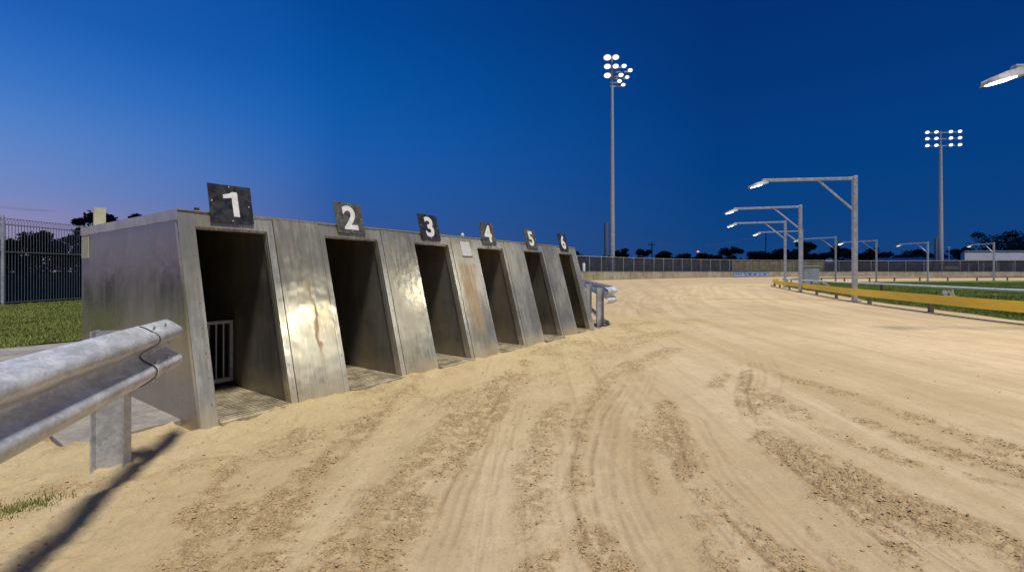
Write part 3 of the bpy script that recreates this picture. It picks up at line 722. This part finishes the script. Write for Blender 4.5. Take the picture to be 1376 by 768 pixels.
# pale rail clamps standing on the yellow rail
def clamp(px, py, s, label):
    Y = .53*F/(py-HZ); X = (px-CX)/F*Y+.02
    R = tag(empty('rail_clamp', (X, Y, .452)), label, 'clamp')
    MB().box(-.05*s, .05*s, -.03, .02, -.006, .02*s, None, .004).build('clamp_base', M['bars'], R)
    return R
Y0 = 10.15; R = tag(empty('rail_clamp', (9.975, Y0, .4455)), 'pale metal bracket with round disc and two prongs on top of the yellow rail', 'bracket')
MB().box(-.16, .12, -.02, .02, .0, .018, None, .004).build('bracket_base', M['bars'], R)
MB().tube([(-.13, 0, .085), (-.11, 0.03, .085)], .05, 16).build('disc', M['shell'], R, True); MB().tube([(-.12, .015, .018), (-.12, .015, .04)], .01, 6).build('disc_stem', M['bars'], R)
MB().tube([(.02, 0, .018), (-.05, 0, .13)], .012, 6).build('prong', M['shell'], R); MB().tube([(.05, 0, .018), (.03, 0, .15), (.06, 0, .14)], [.025, .02, .008], 8).build('prong', M['shell'], R)
x_, y_ = ray(1116, 18.0); R = tag(empty('rail_clamp', (12.62, 17.9, .4455)), 'small pale bracket on the yellow rail left of the nearest full lamp pole', 'bracket')
MB().tube([(-.16, 0, .12), (.1, 0, .02)], [.03, .02], 8).build('prong', M['shell'], R); MB().box(-.04, .12, -.02, .02, 0, .015).build('bracket_base', M['bars'], R)

# ------------------------------------------------------------------ lamps on arms round the infield
LAMPG = 'arm lamps standing round the infield rail'
def arm_lamp(px_, py_, ex, ey, label, lit=True, hi=4.2, energy=190):
    d = Vector((ex-px_, ey-py_)); L = 2.95; rz = math.atan2(d.y, d.x)
    R = tag(empty('arm_lamp', (px_, py_, 0), rz), label, 'street lamp', LAMPG)
    MB().box(-.065, .065, -.065, .065, -.1, hi+.03, None, .012).build('pole', M['galv_pole'], R)
    MB().box(.066, L, -.045, .045, hi-.1, hi-.01, None, .01).build('arm', M['galv_pole'], R)
    MB().tube([(.03, 0, hi-1.12), (1.16, 0, hi-.08)], .032, 8).build('brace', M['galv_pole'], R)
    MB().box(-.14, .14, -.14, .14, -.05, .03, None, .005).build('base_plate', M['post'], R)
    # luminaire: tapered shallow shell tilted up a little at its tip
    T = Matrix.Translation((L-.06, 0, hi-.16)) @ Matrix.Rotation(math.radians(14), 4, 'Y') @ Matrix.Diagonal((.80, .95, .95, 1))
    MB().box(-.07, .07, -.05, .05, .0, .16, Matrix.Translation((L-.06, 0, hi-.18)), .01).build('bracket', M['shell'], R)
    mb = MB(); sec = [(-.14, .09, .05), (.05, .16, .10), (.35, .18, .09), (.58, .13, .05), (.64, .06, .02)]; vs = []
    for (x, w, h) in sec: vs += [(x, -w, -.03), (x, -w*.72, h*.9-.0), (x, w*.72, h*.9-.0), (x, w, -.03)]
    fs = [(4*i+j, 4*i+(j+1) % 4, 4*i+4+(j+1) % 4, 4*i+4+j) for i in range(4) for j in range(4)]+[(0, 3, 2, 1), (16, 17, 18, 19)]
    mb.add([T @ Vector(v) for v in vs], fs); lamp = mb.build('lamp_head', M['shell'], R, True)
    mb = MB(); vs = [(.14, -.10, -.032), (.36, -.13, -.032), (.54, -.08, -.032), (.54, .08, -.032), (.36, .13, -.032), (.14, .10, -.032)]
    mb.prism([T @ Vector(v) for v in vs], T.to_3x3() @ Vector((0, 0, -.012)))
    mb.build('lamp_glass', M['lamp_on'] if lit else M['lamp_dim'], lamp)
    if lit and energy:
        li = bpy.data.lights.new('lamp_light', 'SPOT'); li.energy = energy; li.color = (1, .95, .86); li.spot_size = math.radians(145); li.spot_blend = .6; li.shadow_soft_size = .16
        lo = bpy.data.objects.new('lamp_light', li); COL.objects.link(lo); lo.parent = R; lo.location = (L+.2, 0, hi-.36); lo.rotation_euler = (0, math.radians(-18), 0)
    return R
arm_lamp(10.7, 6.75, 7.75, 6.9, 'nearest arm lamp, only its glowing head showing at the right edge')
arm_lamp(10.2, 3.0, 7.3, 3.2, 'arm lamp beside the infield rail, out of view to the right of the camera', energy=250)
arm_lamp(11.55, 15.05, 8.5, 15.4, 'tallest looking arm lamp, its pole rising through the yellow rail')
arm_lamp(13.95, 21.6, 11.15, 22.3, 'second arm lamp from the near side, its arm above two lower ones')
arm_lamp(17.25, 28.2, 14.4, 29.0, 'third arm lamp, pole leftmost of all on the bend')
arm_lamp(22.35, 34.4, 20.0, 35.6, 'fourth arm lamp, pole just left of the grey cabinet')
arm_lamp(29.65, 40.9, 27.7, 42.8, 'fifth arm lamp, first pole to the right of the grey cabinet', False)
arm_lamp(36.8, 45.1, 35.6, 47.0, 'sixth arm lamp, its lit head beside the tallest looking lamp pole')
arm_lamp(44.7, 48.0, 44.3, 50.6, 'seventh arm lamp, just left of the distant floodlight mast', False)
arm_lamp(53.2, 49.3, 53.6, 52.0, 'farthest arm lamp, in front of the white building', False)

# ------------------------------------------------------------------ barrier wall, banner, fences
def stepwall():
    R = tag(empty('barrier_wall', (WALL[0][0], WALL[0][1], 0)), 'low stained concrete wall round the outside of the track', 'wall')
    P = resample(WALL, 1.2); A = [(x-WALL[0][0], y-WALL[0][1]) for x, y in P]
    ribbon(A, -.1, 1.03, .22).build('wall_body', M['wallc'], R, False)
    ribbon(offset_path(A, -.02), 1.031, 1.06, .26).build('wall_coping', M['wallc'], R, False)
    OA = offset_path(A, -.004)
    for i in range(3, len(A)-1, 4):
        x, y = OA[i]; MB().box(x-.02, x+.02, y-.004, y+.02, 0, 1.0).build('wall_joint', M['dark'], R)
stepwall()
def wall_at(px):
    best = None
    for (x, y) in resample(WALL, .3):
        q = CX+F*x/y
        if best is None or abs(q-px) < best[0]: best = (abs(q-px), x, y)
    return best[1:]
ax, ay = wall_at(983.5); bx_, by_ = wall_at(1031); dv = Vector((bx_-ax, by_-ay)); Lb = dv.length
BN = tag(empty('banner', (ax, ay, 0), math.atan2(dv.y, dv.x)), 'blue and white advertising banner on the far concrete wall', 'banner')
def blue(): return simple('banner_blue', (.03, .10, .36), .6, 0, .1, 3, 0)
mb = MB(); mb.box(0, Lb, -.34, -.31, .12, 1.0); mb.build('banner_sheet', simple('banner_pale', (.30, .40, .62), .6, 0, .2, 1.2, 0), BN)
MBL = blue(); mb = MB(); mb.box(0, Lb, -.345, -.3405, .93, 1.0); mb.box(0, Lb, -.345, -.3405, .12, .2); mb.box(0, .12, -.345, -.3405, .201, .929); mb.box(Lb-.12, Lb, -.345, -.3405, .201, .929); mb.build('banner_border', MBL, BN)
mb = MB(); x = .5
while x < Lb-1.2:
    w = random.choice((.5, .9, 1.3)); 
    mb.prism([(x, -.346, .75), (x+w, -.346, .78), (x+w*.85, -.346, .42), (x+w*.3, -.346, .34)], (0, .004, 0)); x += w+random.choice((.25, .7))
mb.build('banner_lettering', MBL, BN)
mb = MB(); x = .8
while x < Lb-1: mb.prism([(x, -.352, .55), (x+.35, -.352, .6), (x+.3, -.352, .5)], (0, .004, 0)); x += 1.1
mb.build('banner_lettering', M['white'], BN)

FENCEP = offset_path(WALL, 2.0)
def fence(P, h0, h1, matm, label, step=3.0):
    ox, oy = P[0]; R = tag(empty('fence', (ox, oy, 0)), label, 'fence')
    A = [(x-ox, y-oy) for x, y in resample(P, step)]; n = len(A); hs = [h0+(h1-h0)*i/(n-1) for i in range(n)]
    mb = MB()
    for i in range(n-1):
        mb.add([(A[i][0], A[i][1], .02), (A[i+1][0], A[i+1][1], .02), (A[i+1][0], A[i+1][1], hs[i+1]-.05), (A[i][0], A[i][1], hs[i]-.05)], [(0, 1, 2, 3)])
    me_ = mb.build('mesh_screen', matm, R)
    MB().tube([(a[0], a[1]-.03, h) for a, h in zip(A, hs)], .04, 6).build('top_rail', M['galv_pole'], R)
    for a, h in zip(A, hs): MB().tube([(a[0], a[1]-.07, -.1), (a[0], a[1]-.07, h+.08)], .05, 6).build('post', M['galv_pole'], R)
    return R
def idx(P, px): return min(range(len(P)), key=lambda i: abs(CX+F*P[i][0]/P[i][1]-px) if P[i][1] > 20 else 1e9)
FP = resample(FENCEP, .3); i1 = idx(FP, 984); i2 = idx(FP, 1106)
fence(FP[:i1+1], 2.75, 3.25, M['mesh_dark'], 'dark screened steel fence behind the wall, left of the blue banner')
fence(FP[i1:i2+1], 3.25, 3.4, M['mesh_tan'], 'pale tan screened fence section above the blue banner')
fence(FP[i2:], 3.3, 3.3, M['mesh_dark'], 'dark screened steel fence behind the wall, right of the grey cabinet', 3.4)
# left mesh fence
LF = tag(empty('fence', (-15.35, 9, 0)), 'tall see-through wire mesh fence beyond the lawn on the left', 'fence')
mb = MB(); y = -3.0
while y < 20:
    x = .035*y; mb.box(x-.005, x+.005, y-.006, y+.006, .05, 2.42); 
    mb.add([(x-.02, y-.04, 2.42), (x+.02, y+.05, 2.60), (x+.02, y+.06, 2.60), (x-.02, y-.03, 2.42)], [(0, 1, 2, 3)])
    mb.add([(x-.02, y+.04, 2.42), (x+.02, y-.05, 2.60), (x+.02, y-.06, 2.60), (x-.02, y+.03, 2.42)], [(0, 1, 2, 3)]); y += .085
for z, t in ((.08, .014), (1.6, .016), (2.42, .012), (2.6, .008)):
    mb.prism([(-.105-t, -3, z-t), (-.105+t, -3, z-t), (-.105+t, -3, z+t), (-.105-t, -3, z+t)], (.80, 23, 0))
mb.build('wire_mesh', simple('fence_wire', (.18, .20, .20), .5, .4, .1, 9, 0), LF)
for y in (-1.1, 4.32, 7.3, 10.3, 13.3, 16.3, 19.3): 
    x = .035*y; MB().tube([(x, y, -.1), (x, y, 2.68)], .042, 10).build('post', M['galv_pole'], LF, True)
# small white post in front of the fence
xx, yy = ray(784.5, 53.5); MBx = MB().tube([(0, 0, 0), (0, 0, 1.95), (0, 0, 2.05)], [.17, .17, .1], 10).build('marker_post', M['white'], None, True, (xx, yy, 0)); tag(MBx, 'short white post between the wall and fence, just past box six', 'post')
# cabinet
CB = tag(empty('equipment_cabinet', (*ray(1088, 33.5), 0), math.radians(-12)), 'pale grey metal cabinet standing in the infield at the bend', 'cabinet')
MB().box(-.52, .52, -.35, .35, .05, 1.36, None, .02).build('cabinet_body', M['cabinet'], CB); MB().box(-.56, .56, -.39, .39, 1.362, 1.42, None, .015).build('lid', M['cabinet'], CB)
MB().box(-.5, .5, -.33, .33, -.05, .048).build('plinth', M['concrete'], CB)
MB().box(-.46, -.01, -.362, -.352, .12, 1.3, None, .003).build('door', M['cabinet'], CB); MB().box(.01, .46, -.362, -.352, .12, 1.3, None, .003).build('door', M['cabinet'], CB)

# ------------------------------------------------------------------ floodlight masts
def mast(x, y, h, r0, r1, ang, heads, label, tilt):
    R = tag(empty('floodlight_mast', (x, y, 0), ang), label, 'floodlight', 'tall floodlight masts beyond the fence')
    MB().tube([(0, 0, -.2), (0, 0, h*.5), (0, 0, h)], [r0, (r0+r1)/2, r1], 14).build('pole', M['galv_pole'], R, True)
    MB().tube([(-r0-.45, 0, 1.2), (-r0-.45, 0, 8.4)], .3, 10).build('cable_ladder', simple('ladder_grey', (.17, .18, .2), .6, .3), R)
    zs = sorted(set(z for _, _, z in heads))
    for z in zs:
        xs = [q[0] for q in heads if q[2] == z]+[0]; MB().box(min(xs)-.3, max(xs)+.3, -.09, .09, h+z-.09, h+z+.09).build('crossarm', M['galv_pole'], R)
    MB().tube([(0, 0, h-.01), (0, 0, h+max(zs)+.3)], .12, 8).build('mast_head', M['galv_pole'], R)
    FM = flood_mat()
    for (hx, hs, z) in heads:
        T = Matrix.Translation((hx, -.45, h+z+.05)) @ Matrix.Rotation(math.radians(tilt), 4, 'X')
        mb = MB(); mb.tube([T @ Vector((0, .45, 0)), T @ Vector((0, .15, 0)), T @ Vector((0, -.15, 0))], [.14*hs, .32*hs, .37*hs], 16)
        hd = mb.build('flood_head', M['shell'], R, True)
        mb = MB(); vs = [T @ Vector((0, -.17, 0))]; rv = [0.0]
        for rr in (.45, .8, 1.0):
            for k in range(20): vs.append(T @ Vector((math.cos(k*math.pi/10)*.50*hs*rr, -.17+.02*rr, math.sin(k*math.pi/10)*.36*hs*rr))); rv.append(rr*.93)
        fs = [(0, 1+k, 1+(k+1) % 20) for k in range(20)]+[(1+q*20+k, 1+q*20+(k+1) % 20, 21+q*20+(k+1) % 20, 21+q*20+k) for q in range(2) for k in range(20)]
        mb.add(vs, fs); fo = mb.build('flood_glass', FM, hd, True); at = fo.data.attributes.new('rim', 'FLOAT', 'POINT')
        for k, q in enumerate(rv): at.data[k].value = q
    return R
mast(*ray(822.5, 68), 29.3, .44, .22, math.radians(-4),
     [((p-823)*.113, q, (118-r)*.113) for p, r, q in ((816, 82, 1.25), (827, 82, 1.1), (838, 94, .85), (816, 94, 1.1), (827, 94, 1.0), (846, 100, .8), (834, 106, .85), (816, 106, 1.15), (842, 109, .7), (832, 114, .75), (837, 119, .7))],
     'nearer floodlight mast with a dense glowing cluster, rising behind the wall', 30)
mast(*ray(1264, 98), 28.4, .50, .26, math.radians(-6),
     [(x, .95, z) for z in (.2, 1.7, 3.1) for x in (-3.1, -1.3, 1.6, 3.4)], 'farther floodlight mast with three level rows of lamps, left of the white building', 25)

# ------------------------------------------------------------------ buildings
BB = tag(empty('building', (*ray(1292, 112), 0)), 'long white fronted low grandstand building at the right edge', 'building')
MB().box(0, 44, 0, 14, -.1, 3.9).build('wall', M['bwall'], BB); MB().box(-.4, 44.4, -1.2, 14.3, 3.905, 6.1).build('fascia', M['fascia'], BB)
MB().box(-.5, 44.5, -1.3, 14.4, 6.105, 6.25).build('roof', M['roof'], BB)
for k in range(12):
    x = .6+k*3.7; MB().box(x, x+.4, -1.0, -.6, -.1, 3.9).build('column', M['fascia'], BB)
    w = MB().box(x+.8, x+3.3, -.06, -.003, .9, 3.2).build('window', M['bglass'], BB); MB().box(x+2.0, x+2.06, -.09, -.061, .9, 3.2).build('mullion', M['fascia'], w)
for ob in BB.children_recursive:   # the end wall runs off at an angle behind the front
    for v in ob.data.vertices:
        if v.co.y > .1: v.co.x += v.co.y*1.02
B2 = tag(empty('building', (*ray(1165, 150), 0)), 'long low shed with a pale blue metal roof left of the farther mast', 'building')
MB().box(0, 34, 0, 12, -.1, 3.6).build('wall', M['bwall'], B2)
mb = MB(); mb.add([(-.5, -.6, 3.6), (34.5, -.6, 3.6), (34.5, 6, 5.9), (-.5, 6, 5.9), (-.5, 12.6, 3.6), (34.5, 12.6, 3.6)], [(0, 1, 2, 3), (3, 2, 5, 4), (0, 3, 4), (1, 5, 2)]); mb.build('roof', M['roof'], B2)
for k in range(8): MB().box(1.5+k*4, 3.6+k*4, -.05, -.004, 1.2, 2.6).build('window', M['bglass'], B2)
B3 = tag(empty('building', (*ray(1268, 175), 0)), 'low dark roofed shed between the farther mast and the white building', 'building')
MB().box(0, 12, 0, 10, -.1, 3.9).build('wall', M['bwall'], B3); mb = MB(); mb.add([(-.5, -.5, 3.9), (12.5, -.5, 3.9), (12.5, 5, 5.5), (-.5, 5, 5.5), (-.5, 10.5, 3.9), (12.5, 10.5, 3.9)], [(0, 1, 2, 3), (3, 2, 5, 4), (0, 3, 4), (1, 5, 2)]); mb.build('roof', M['roof'], B3)
MB().box(4, 6.2, -.05, -.004, .0, 2.4).build('door', M['bglass'], B3)
SG = tag(empty('signboard', (*ray(1279, 92.5), 0)), 'long white board on short legs in front of the farther mast', 'sign')
MB().box(-1.5, 1.5, 0, .08, 1.45, 2.15, None, .02).build('board', M['white'], SG)
for x in (-1.1, 1.1): MB().box(x-.05, x+.05, .085, .18, 0, 2.1).build('leg', M['post'], SG)
SG = tag(empty('signboard', (*ray(1114, 96), 0)), 'small white board above the far fence, right of the grey cabinet', 'sign')
MB().box(-.75, .75, 0, .08, 3.0, 3.5, None, .02).build('board', M['white'], SG)
for x in (-.5, .5): MB().box(x-.05, x+.05, .085, .18, 0, 3.4).build('leg', M['post'], SG)

# poles in the background
def upole(px, Y, ztop, r, label, cross=True, mat=None, cat='utility pole'):
    R = tag(empty('utility_pole', (*ray(px, Y), 0)), label, cat)
    MB().tube([(0, 0, -.2), (0, 0, ztop)], [r, r*.75], 8).build('pole', mat or M['wood'], R, True)
    if cross:
        MB().box(-1.1, 1.1, -.08, .08, ztop-.7, ztop-.5).build('crossarm', M['wood'], R)
        for x in (-.95, .95, 0): MB().tube([(x, 0, ztop-.5 if x else ztop), (x, 0, ztop-.28 if x else ztop+.2)], .06, 6).build('insulator', M['dark'], R)
    return R
U1 = upole(876, 130, 9.5, .2, 'dark timber power pole with a crossarm, right of the nearer mast')
U2 = upole(1029, 130, 12, .17, 'slim dark pole standing alone behind the tan fence', False)
U3 = upole(1275, 118, 7.4, .12, 'thin pale pole just right of the farther mast', False, M['galv_pole'])
MB().box(-.35, .35, -.06, .06, 7.4, 7.6).build('pole_cap', M['shell'], U3)
MB().box(-.3, .3, -.06, .06, 12, 12.2).build('pole_cap', M['dark'], U2)
U4 = upole(938, 150, 7.6, .12, 'slim mast with a red beacon on its tip', False, None, 'beacon')
MB().tube([(0, 0, 7.6), (0, 0, 7.85), (0, 0, 8.05)], [.28, .3, .14], 10).build('beacon', M['red_on'], U4, True)
mb = MB()
for dx in (-.95, .95):
    a = Vector((*ray(876, 130), 9.1))+Vector((dx, 0, 0)); b = Vector((*ray(1029, 130), 11.8))
    for k in range(1):
        pts = [a.lerp(b, t/16)-Vector((0, 0, 1.8*math.sin(math.pi*t/16))) for t in range(17)]; mb.tube(pts, .025, 4)
wr = mb.build('power_lines', M['dark']); tag(wr, 'thin dark power lines sagging between the background poles', 'wires')

# ------------------------------------------------------------------ trees
def tree(px, Y, ytop, wpx, label, seed, lean=0, cb=.30, dens=1.0, group='trees along the horizon'):
    rs = np.random.default_rng(seed); x, y = ray(px, Y); Ht = 1+(HZ-ytop)/F*Y; W = wpx/F*Y/2
    R = tag(empty('tree', (x, y, 0), 0), label, 'tree', group)
    tk = MB(); tk.tube([(0, 0, -.3), (lean*.3, 0, Ht*.3), (lean, .2, Ht*.62)], [Ht*.035+.06, Ht*.026+.04, Ht*.012+.02], 8); cl = []
    nb = int(9+W*1.2); nb = min(nb, 26)
    for k in range(nb):
        a = rs.random()*6.28; zz = cb+(.93-cb)*rs.random()**.8; prof = math.sqrt(max(.05, 1-((zz-.55)/.5)**2)); rr = W*prof*(.3+.65*rs.random())
        c = np.array([lean+math.cos(a)*rr, math.sin(a)*rr, Ht*zz]); cr = (W*.24+.5)*(.6+.6*rs.random()); cr = min(cr, Ht*(1.0-zz)+.3); cl.append((c, cr))
        tk.tube([(lean*zz*.8, 0, Ht*zz*.5), tuple(c*np.array([.6, .6, .85])), tuple(c)], [Ht*.01+.03, .05, .03], 5)
    tk.build('trunk', M['bark'], R, True)
    pts = []; 
    lf = .28+Y/420
    per = int(dens*2600/nb)
    for (c, cr) in cl:
        d = rs.normal(size=(per, 3)); d /= np.linalg.norm(d, axis=1)[:, None]; rad = cr*(.35+.65*rs.random((per, 1))**.5)*(1+.25*(rs.random((per, 1))-.5)*2); pts.append(c+d*rad*np.array([1.15, 1.15, .72]))
    P = np.concatenate(pts); P = P[P[:, 2] > Ht*.12]; n = len(P)
    a = rs.normal(size=(n, 3)); a /= np.linalg.norm(a, axis=1)[:, None]; b = np.cross(a, rs.normal(size=(n, 3))); b /= np.linalg.norm(b, axis=1)[:, None]
    s = lf*(.5+rs.random((n, 1))*.8)
    v = np.stack([P-a*s*.5-b*s*.3, P+a*s*.5-b*s*.1, P+b*s*.55], 1).reshape(-1, 3)
    me = bpy.data.meshes.new('crown'); me.from_pydata(v.tolist(), [], np.arange(3*n).reshape(-1, 3).tolist()); me.update(); me.materials.append(M['leaf'])
    o = bpy.data.objects.new('crown', me); COL.objects.link(o); o.parent = R; return R
TREES = [  # px, distance, top y, width px, label
 (45, 62, 311, 74, 'broad dark tree beyond the left mesh fence'), (4, 75, 330, 50, 'low dark tree at the left edge beyond the mesh fence'), (88, 66, 322, 40, 'low dark tree between the broad one and the boxes'),
 (108, 50, 290, 22, 'narrow dark treetop at the back left corner of the boxes'), (150, 55, 281, 52, 'dark treetop above the side of the first box'), (188, 60, 286, 22, 'small treetop above the first box, left of plate one'),
 (783, 118, 332, 28, 'round dark tree just past box six'), (815, 120, 342, 12, 'small dark tree immediately left of the nearer mast'), (834, 120, 333, 26, 'round dark tree immediately right of the nearer mast'),
 (868, 125, 335, 28, 'dark tree below the power pole crossarm'), (892, 125, 337, 20, 'dark tree just right of the timber power pole'), (917, 130, 340, 34, 'low wide dark tree left of the red beacon'),
 (942, 128, 338, 14, 'small dark tree under the red beacon'), (960, 130, 343, 24, 'low shrubby tree right of the red beacon'), (982, 122, 330, 34, 'ragged dark tree above the left end of the tan fence'),
 (1016, 126, 338, 40, 'low wide dark tree behind the slim pole'), (1046, 126, 334, 36, 'dark tree behind the third lamp pole'), (1072, 118, 325, 44, 'tall dark tree behind the cluster of lamp poles'),
 (1100, 130, 340, 34, 'low dark tree above the grey cabinet'), (1126, 126, 331, 40, 'dark tree behind the fifth arm lamp'), (1160, 128, 333, 36, 'dark tree right of the tallest looking lamp pole'),
 (1196, 170, 336, 40, 'distant dark tree above the pale blue shed roof'), (1228, 172, 335, 34, 'distant dark tree behind the seventh arm lamp'), (1254, 175, 339, 30, 'distant low tree just left of the farther mast'),
 (1284, 170, 335, 36, 'distant dark tree between the farther mast and white building'), (1302, 168, 331, 22, 'small dark tree over the left end of the white building'),
 (1350, 160, 309, 84, 'largest dark tree, spreading above the white building'), (1400, 165, 318, 50, 'dark tree at the right edge above the white building')]
troots = []
for i, (px, Y, yt, w, lab) in enumerate(TREES): troots.append(tree(px, Y, yt, w, lab, 100+i, dens=1.5 if w > 38 else 1))
# far tree line that reads as one dark mass
rs = np.random.default_rng(5); P = []
for k in range(26000):
    az = rs.uniform(-1.35, 2.2); Y = rs.uniform(190, 215) ; x = az*Y
    top = 5.2+2.2*float(fbm(np.array([az*9.0]), np.array([0.5]), 4, 12)[0]); P.append((x, Y, rs.random()**.8*top))
P = np.array(P); n = len(P); a = rs.normal(size=(n, 3)); b = rs.normal(size=(n, 3)); 
v = np.stack([P-a*.5, P+a*.5, P+b*.8], 1).reshape(-1, 3); me = bpy.data.meshes.new('distant_woods'); me.from_pydata(v.tolist(), [], np.arange(3*n).reshape(-1, 3).tolist()); me.materials.append(M['leaf'])
woods = bpy.data.objects.new('distant_woods', me); COL.objects.link(woods); tag(woods, 'dark far-off belt of trees along the horizon', 'woods', kind='stuff')

# ------------------------------------------------------------------ sky
w = bpy.data.worlds.new('World'); S.world = w; w.use_nodes = True; nt = w.node_tree; nt.nodes.clear(); g = G(nt)
out = g.n('ShaderNodeOutputWorld'); bg = g.n('ShaderNodeBackground'); g.l(bg.outputs[0], out.inputs[0])
c = g.coord('Generated'); x, y, z = g.sep(c)
rl = g.math('SQRT', g.math('MAXIMUM', g.math('ADD', g.math('MULTIPLY', x, x), g.math('MULTIPLY', y, y)), 1e-4))
az = g.math('DIVIDE', x, rl)        # -.75 left edge .. .75 right edge of the photo
def ramp(stops):
    r = g.n('ShaderNodeValToRGB'); r.color_ramp.interpolation = 'B_SPLINE'; e = r.color_ramp.elements
    while len(e) < len(stops): e.new(.5)
    for i, (p, col) in enumerate(stops): e[i].position = p; e[i].color = (*col, 1)
    g.l(z, r.inputs[0]); return r.outputs[0]
right = ramp([(0, (.010, .058, .195)), (.08, (.004, .053, .21)), (.2, (.001, .050, .222)), (.35, (.001, .038, .20)), (.7, (.001, .018, .11))])
left = ramp([(0, (.38, .28, .38)), (.07, (.34, .285, .46)), (.12, (.19, .27, .56)), (.20, (.115, .26, .62)), (.28, (.045, .19, .58)), (.38, (.012, .115, .50)), (.8, (.002, .04, .24))])
mid = ramp([(0, (.055, .095, .26)), (.10, (.036, .105, .34)), (.24, (.011, .115, .45)), (.36, (.002, .10, .40)), (.48, (.001, .068, .33)), (.85, (.001, .03, .18))])
m1 = g.mix(g.rng(az, -.84, -.36, smooth=False), left, mid); m2 = g.mix(g.rng(az, -.46, .42, smooth=False), m1, right)
# streaks of cloud low on the left
cv = g.n('ShaderNodeCombineXYZ'); g.l(g.math('MULTIPLY', az, 7), cv.inputs[0]); g.l(g.math('MULTIPLY', z, 60), cv.inputs[1])
cn = g.noise(cv.outputs[0], 1.0, 6, .55, .3)
cm = g.math('MULTIPLY', g.rng(cn, .50, .58), g.math('MULTIPLY', g.rng(z, .068, .078), g.rng(z, .088, .098, 1, 0)))
cm = g.math('MULTIPLY', cm, g.math('MULTIPLY', g.rng(az, -.70, -.66, 1, 0), g.rng(az, -.80, -.74)))
m2 = g.mix(g.math('MULTIPLY', cm, .75), m2, (.085, .10, .23))
lowc = g.math('MULTIPLY', g.rng(g.noise(cv.outputs[0], .8, 5, .5), .48, .62), g.rng(z, .01, .06, 1, 0))
m2 = g.mix(g.math('MULTIPLY', g.math('MULTIPLY', lowc, .35), g.rng(az, -.4, -.1)), m2, (.012, .045, .13))
g.l(m2, bg.inputs[0]); bg.inputs[1].default_value = 1.0

# ------------------------------------------------------------------ light
sd = bpy.data.lights.new('sun', 'SUN'); sd.energy = 4.0; sd.angle = math.radians(8.0); sd.color = (1, .97, .91)
so = bpy.data.objects.new('sun', sd); COL.objects.link(so); Ldir = Vector((.18, -.25, .94)).normalized(); so.rotation_euler = Ldir.to_track_quat('Z', 'Y').to_euler()
# the floodlights are aimed at the track and do not reach the fields and trees beyond the fence
ex = bpy.data.collections.new('beyond_the_floodlights')
def deep(o): 
    yield o
    for ch in o.children: yield from deep(ch)
outside = [ground, woods, U1, U2, U4, B2, B3]+troots
for r in outside:
    for o in deep(r):
        if o.type == 'MESH': ex.objects.link(o)
try:
    for co_ in ex.collection_objects: co_.light_linking.link_state = 'EXCLUDE'
    so.light_linking.receiver_collection = ex
except Exception as e_: print('light linking', e_)

# ------------------------------------------------------------------ camera
cd = bpy.data.cameras.new('camera'); cam = bpy.data.objects.new('camera', cd); COL.objects.link(cam); S.camera = cam
cam.location = (0, 0, 1.0); cam.rotation_euler = (math.radians(90), 0, 0)
cd.sensor_width = 36; cd.lens = F/1376*36; cd.shift_y = -(384-HZ)/1376; cd.clip_end = 4000; cd.clip_start = .02
S.render.engine = 'CYCLES'
S.view_settings.view_transform = 'Standard'; S.view_settings.look = 'None'; S.view_settings.exposure = 0; S.view_settings.gamma = 1
S.view_settings.use_curve_mapping = False
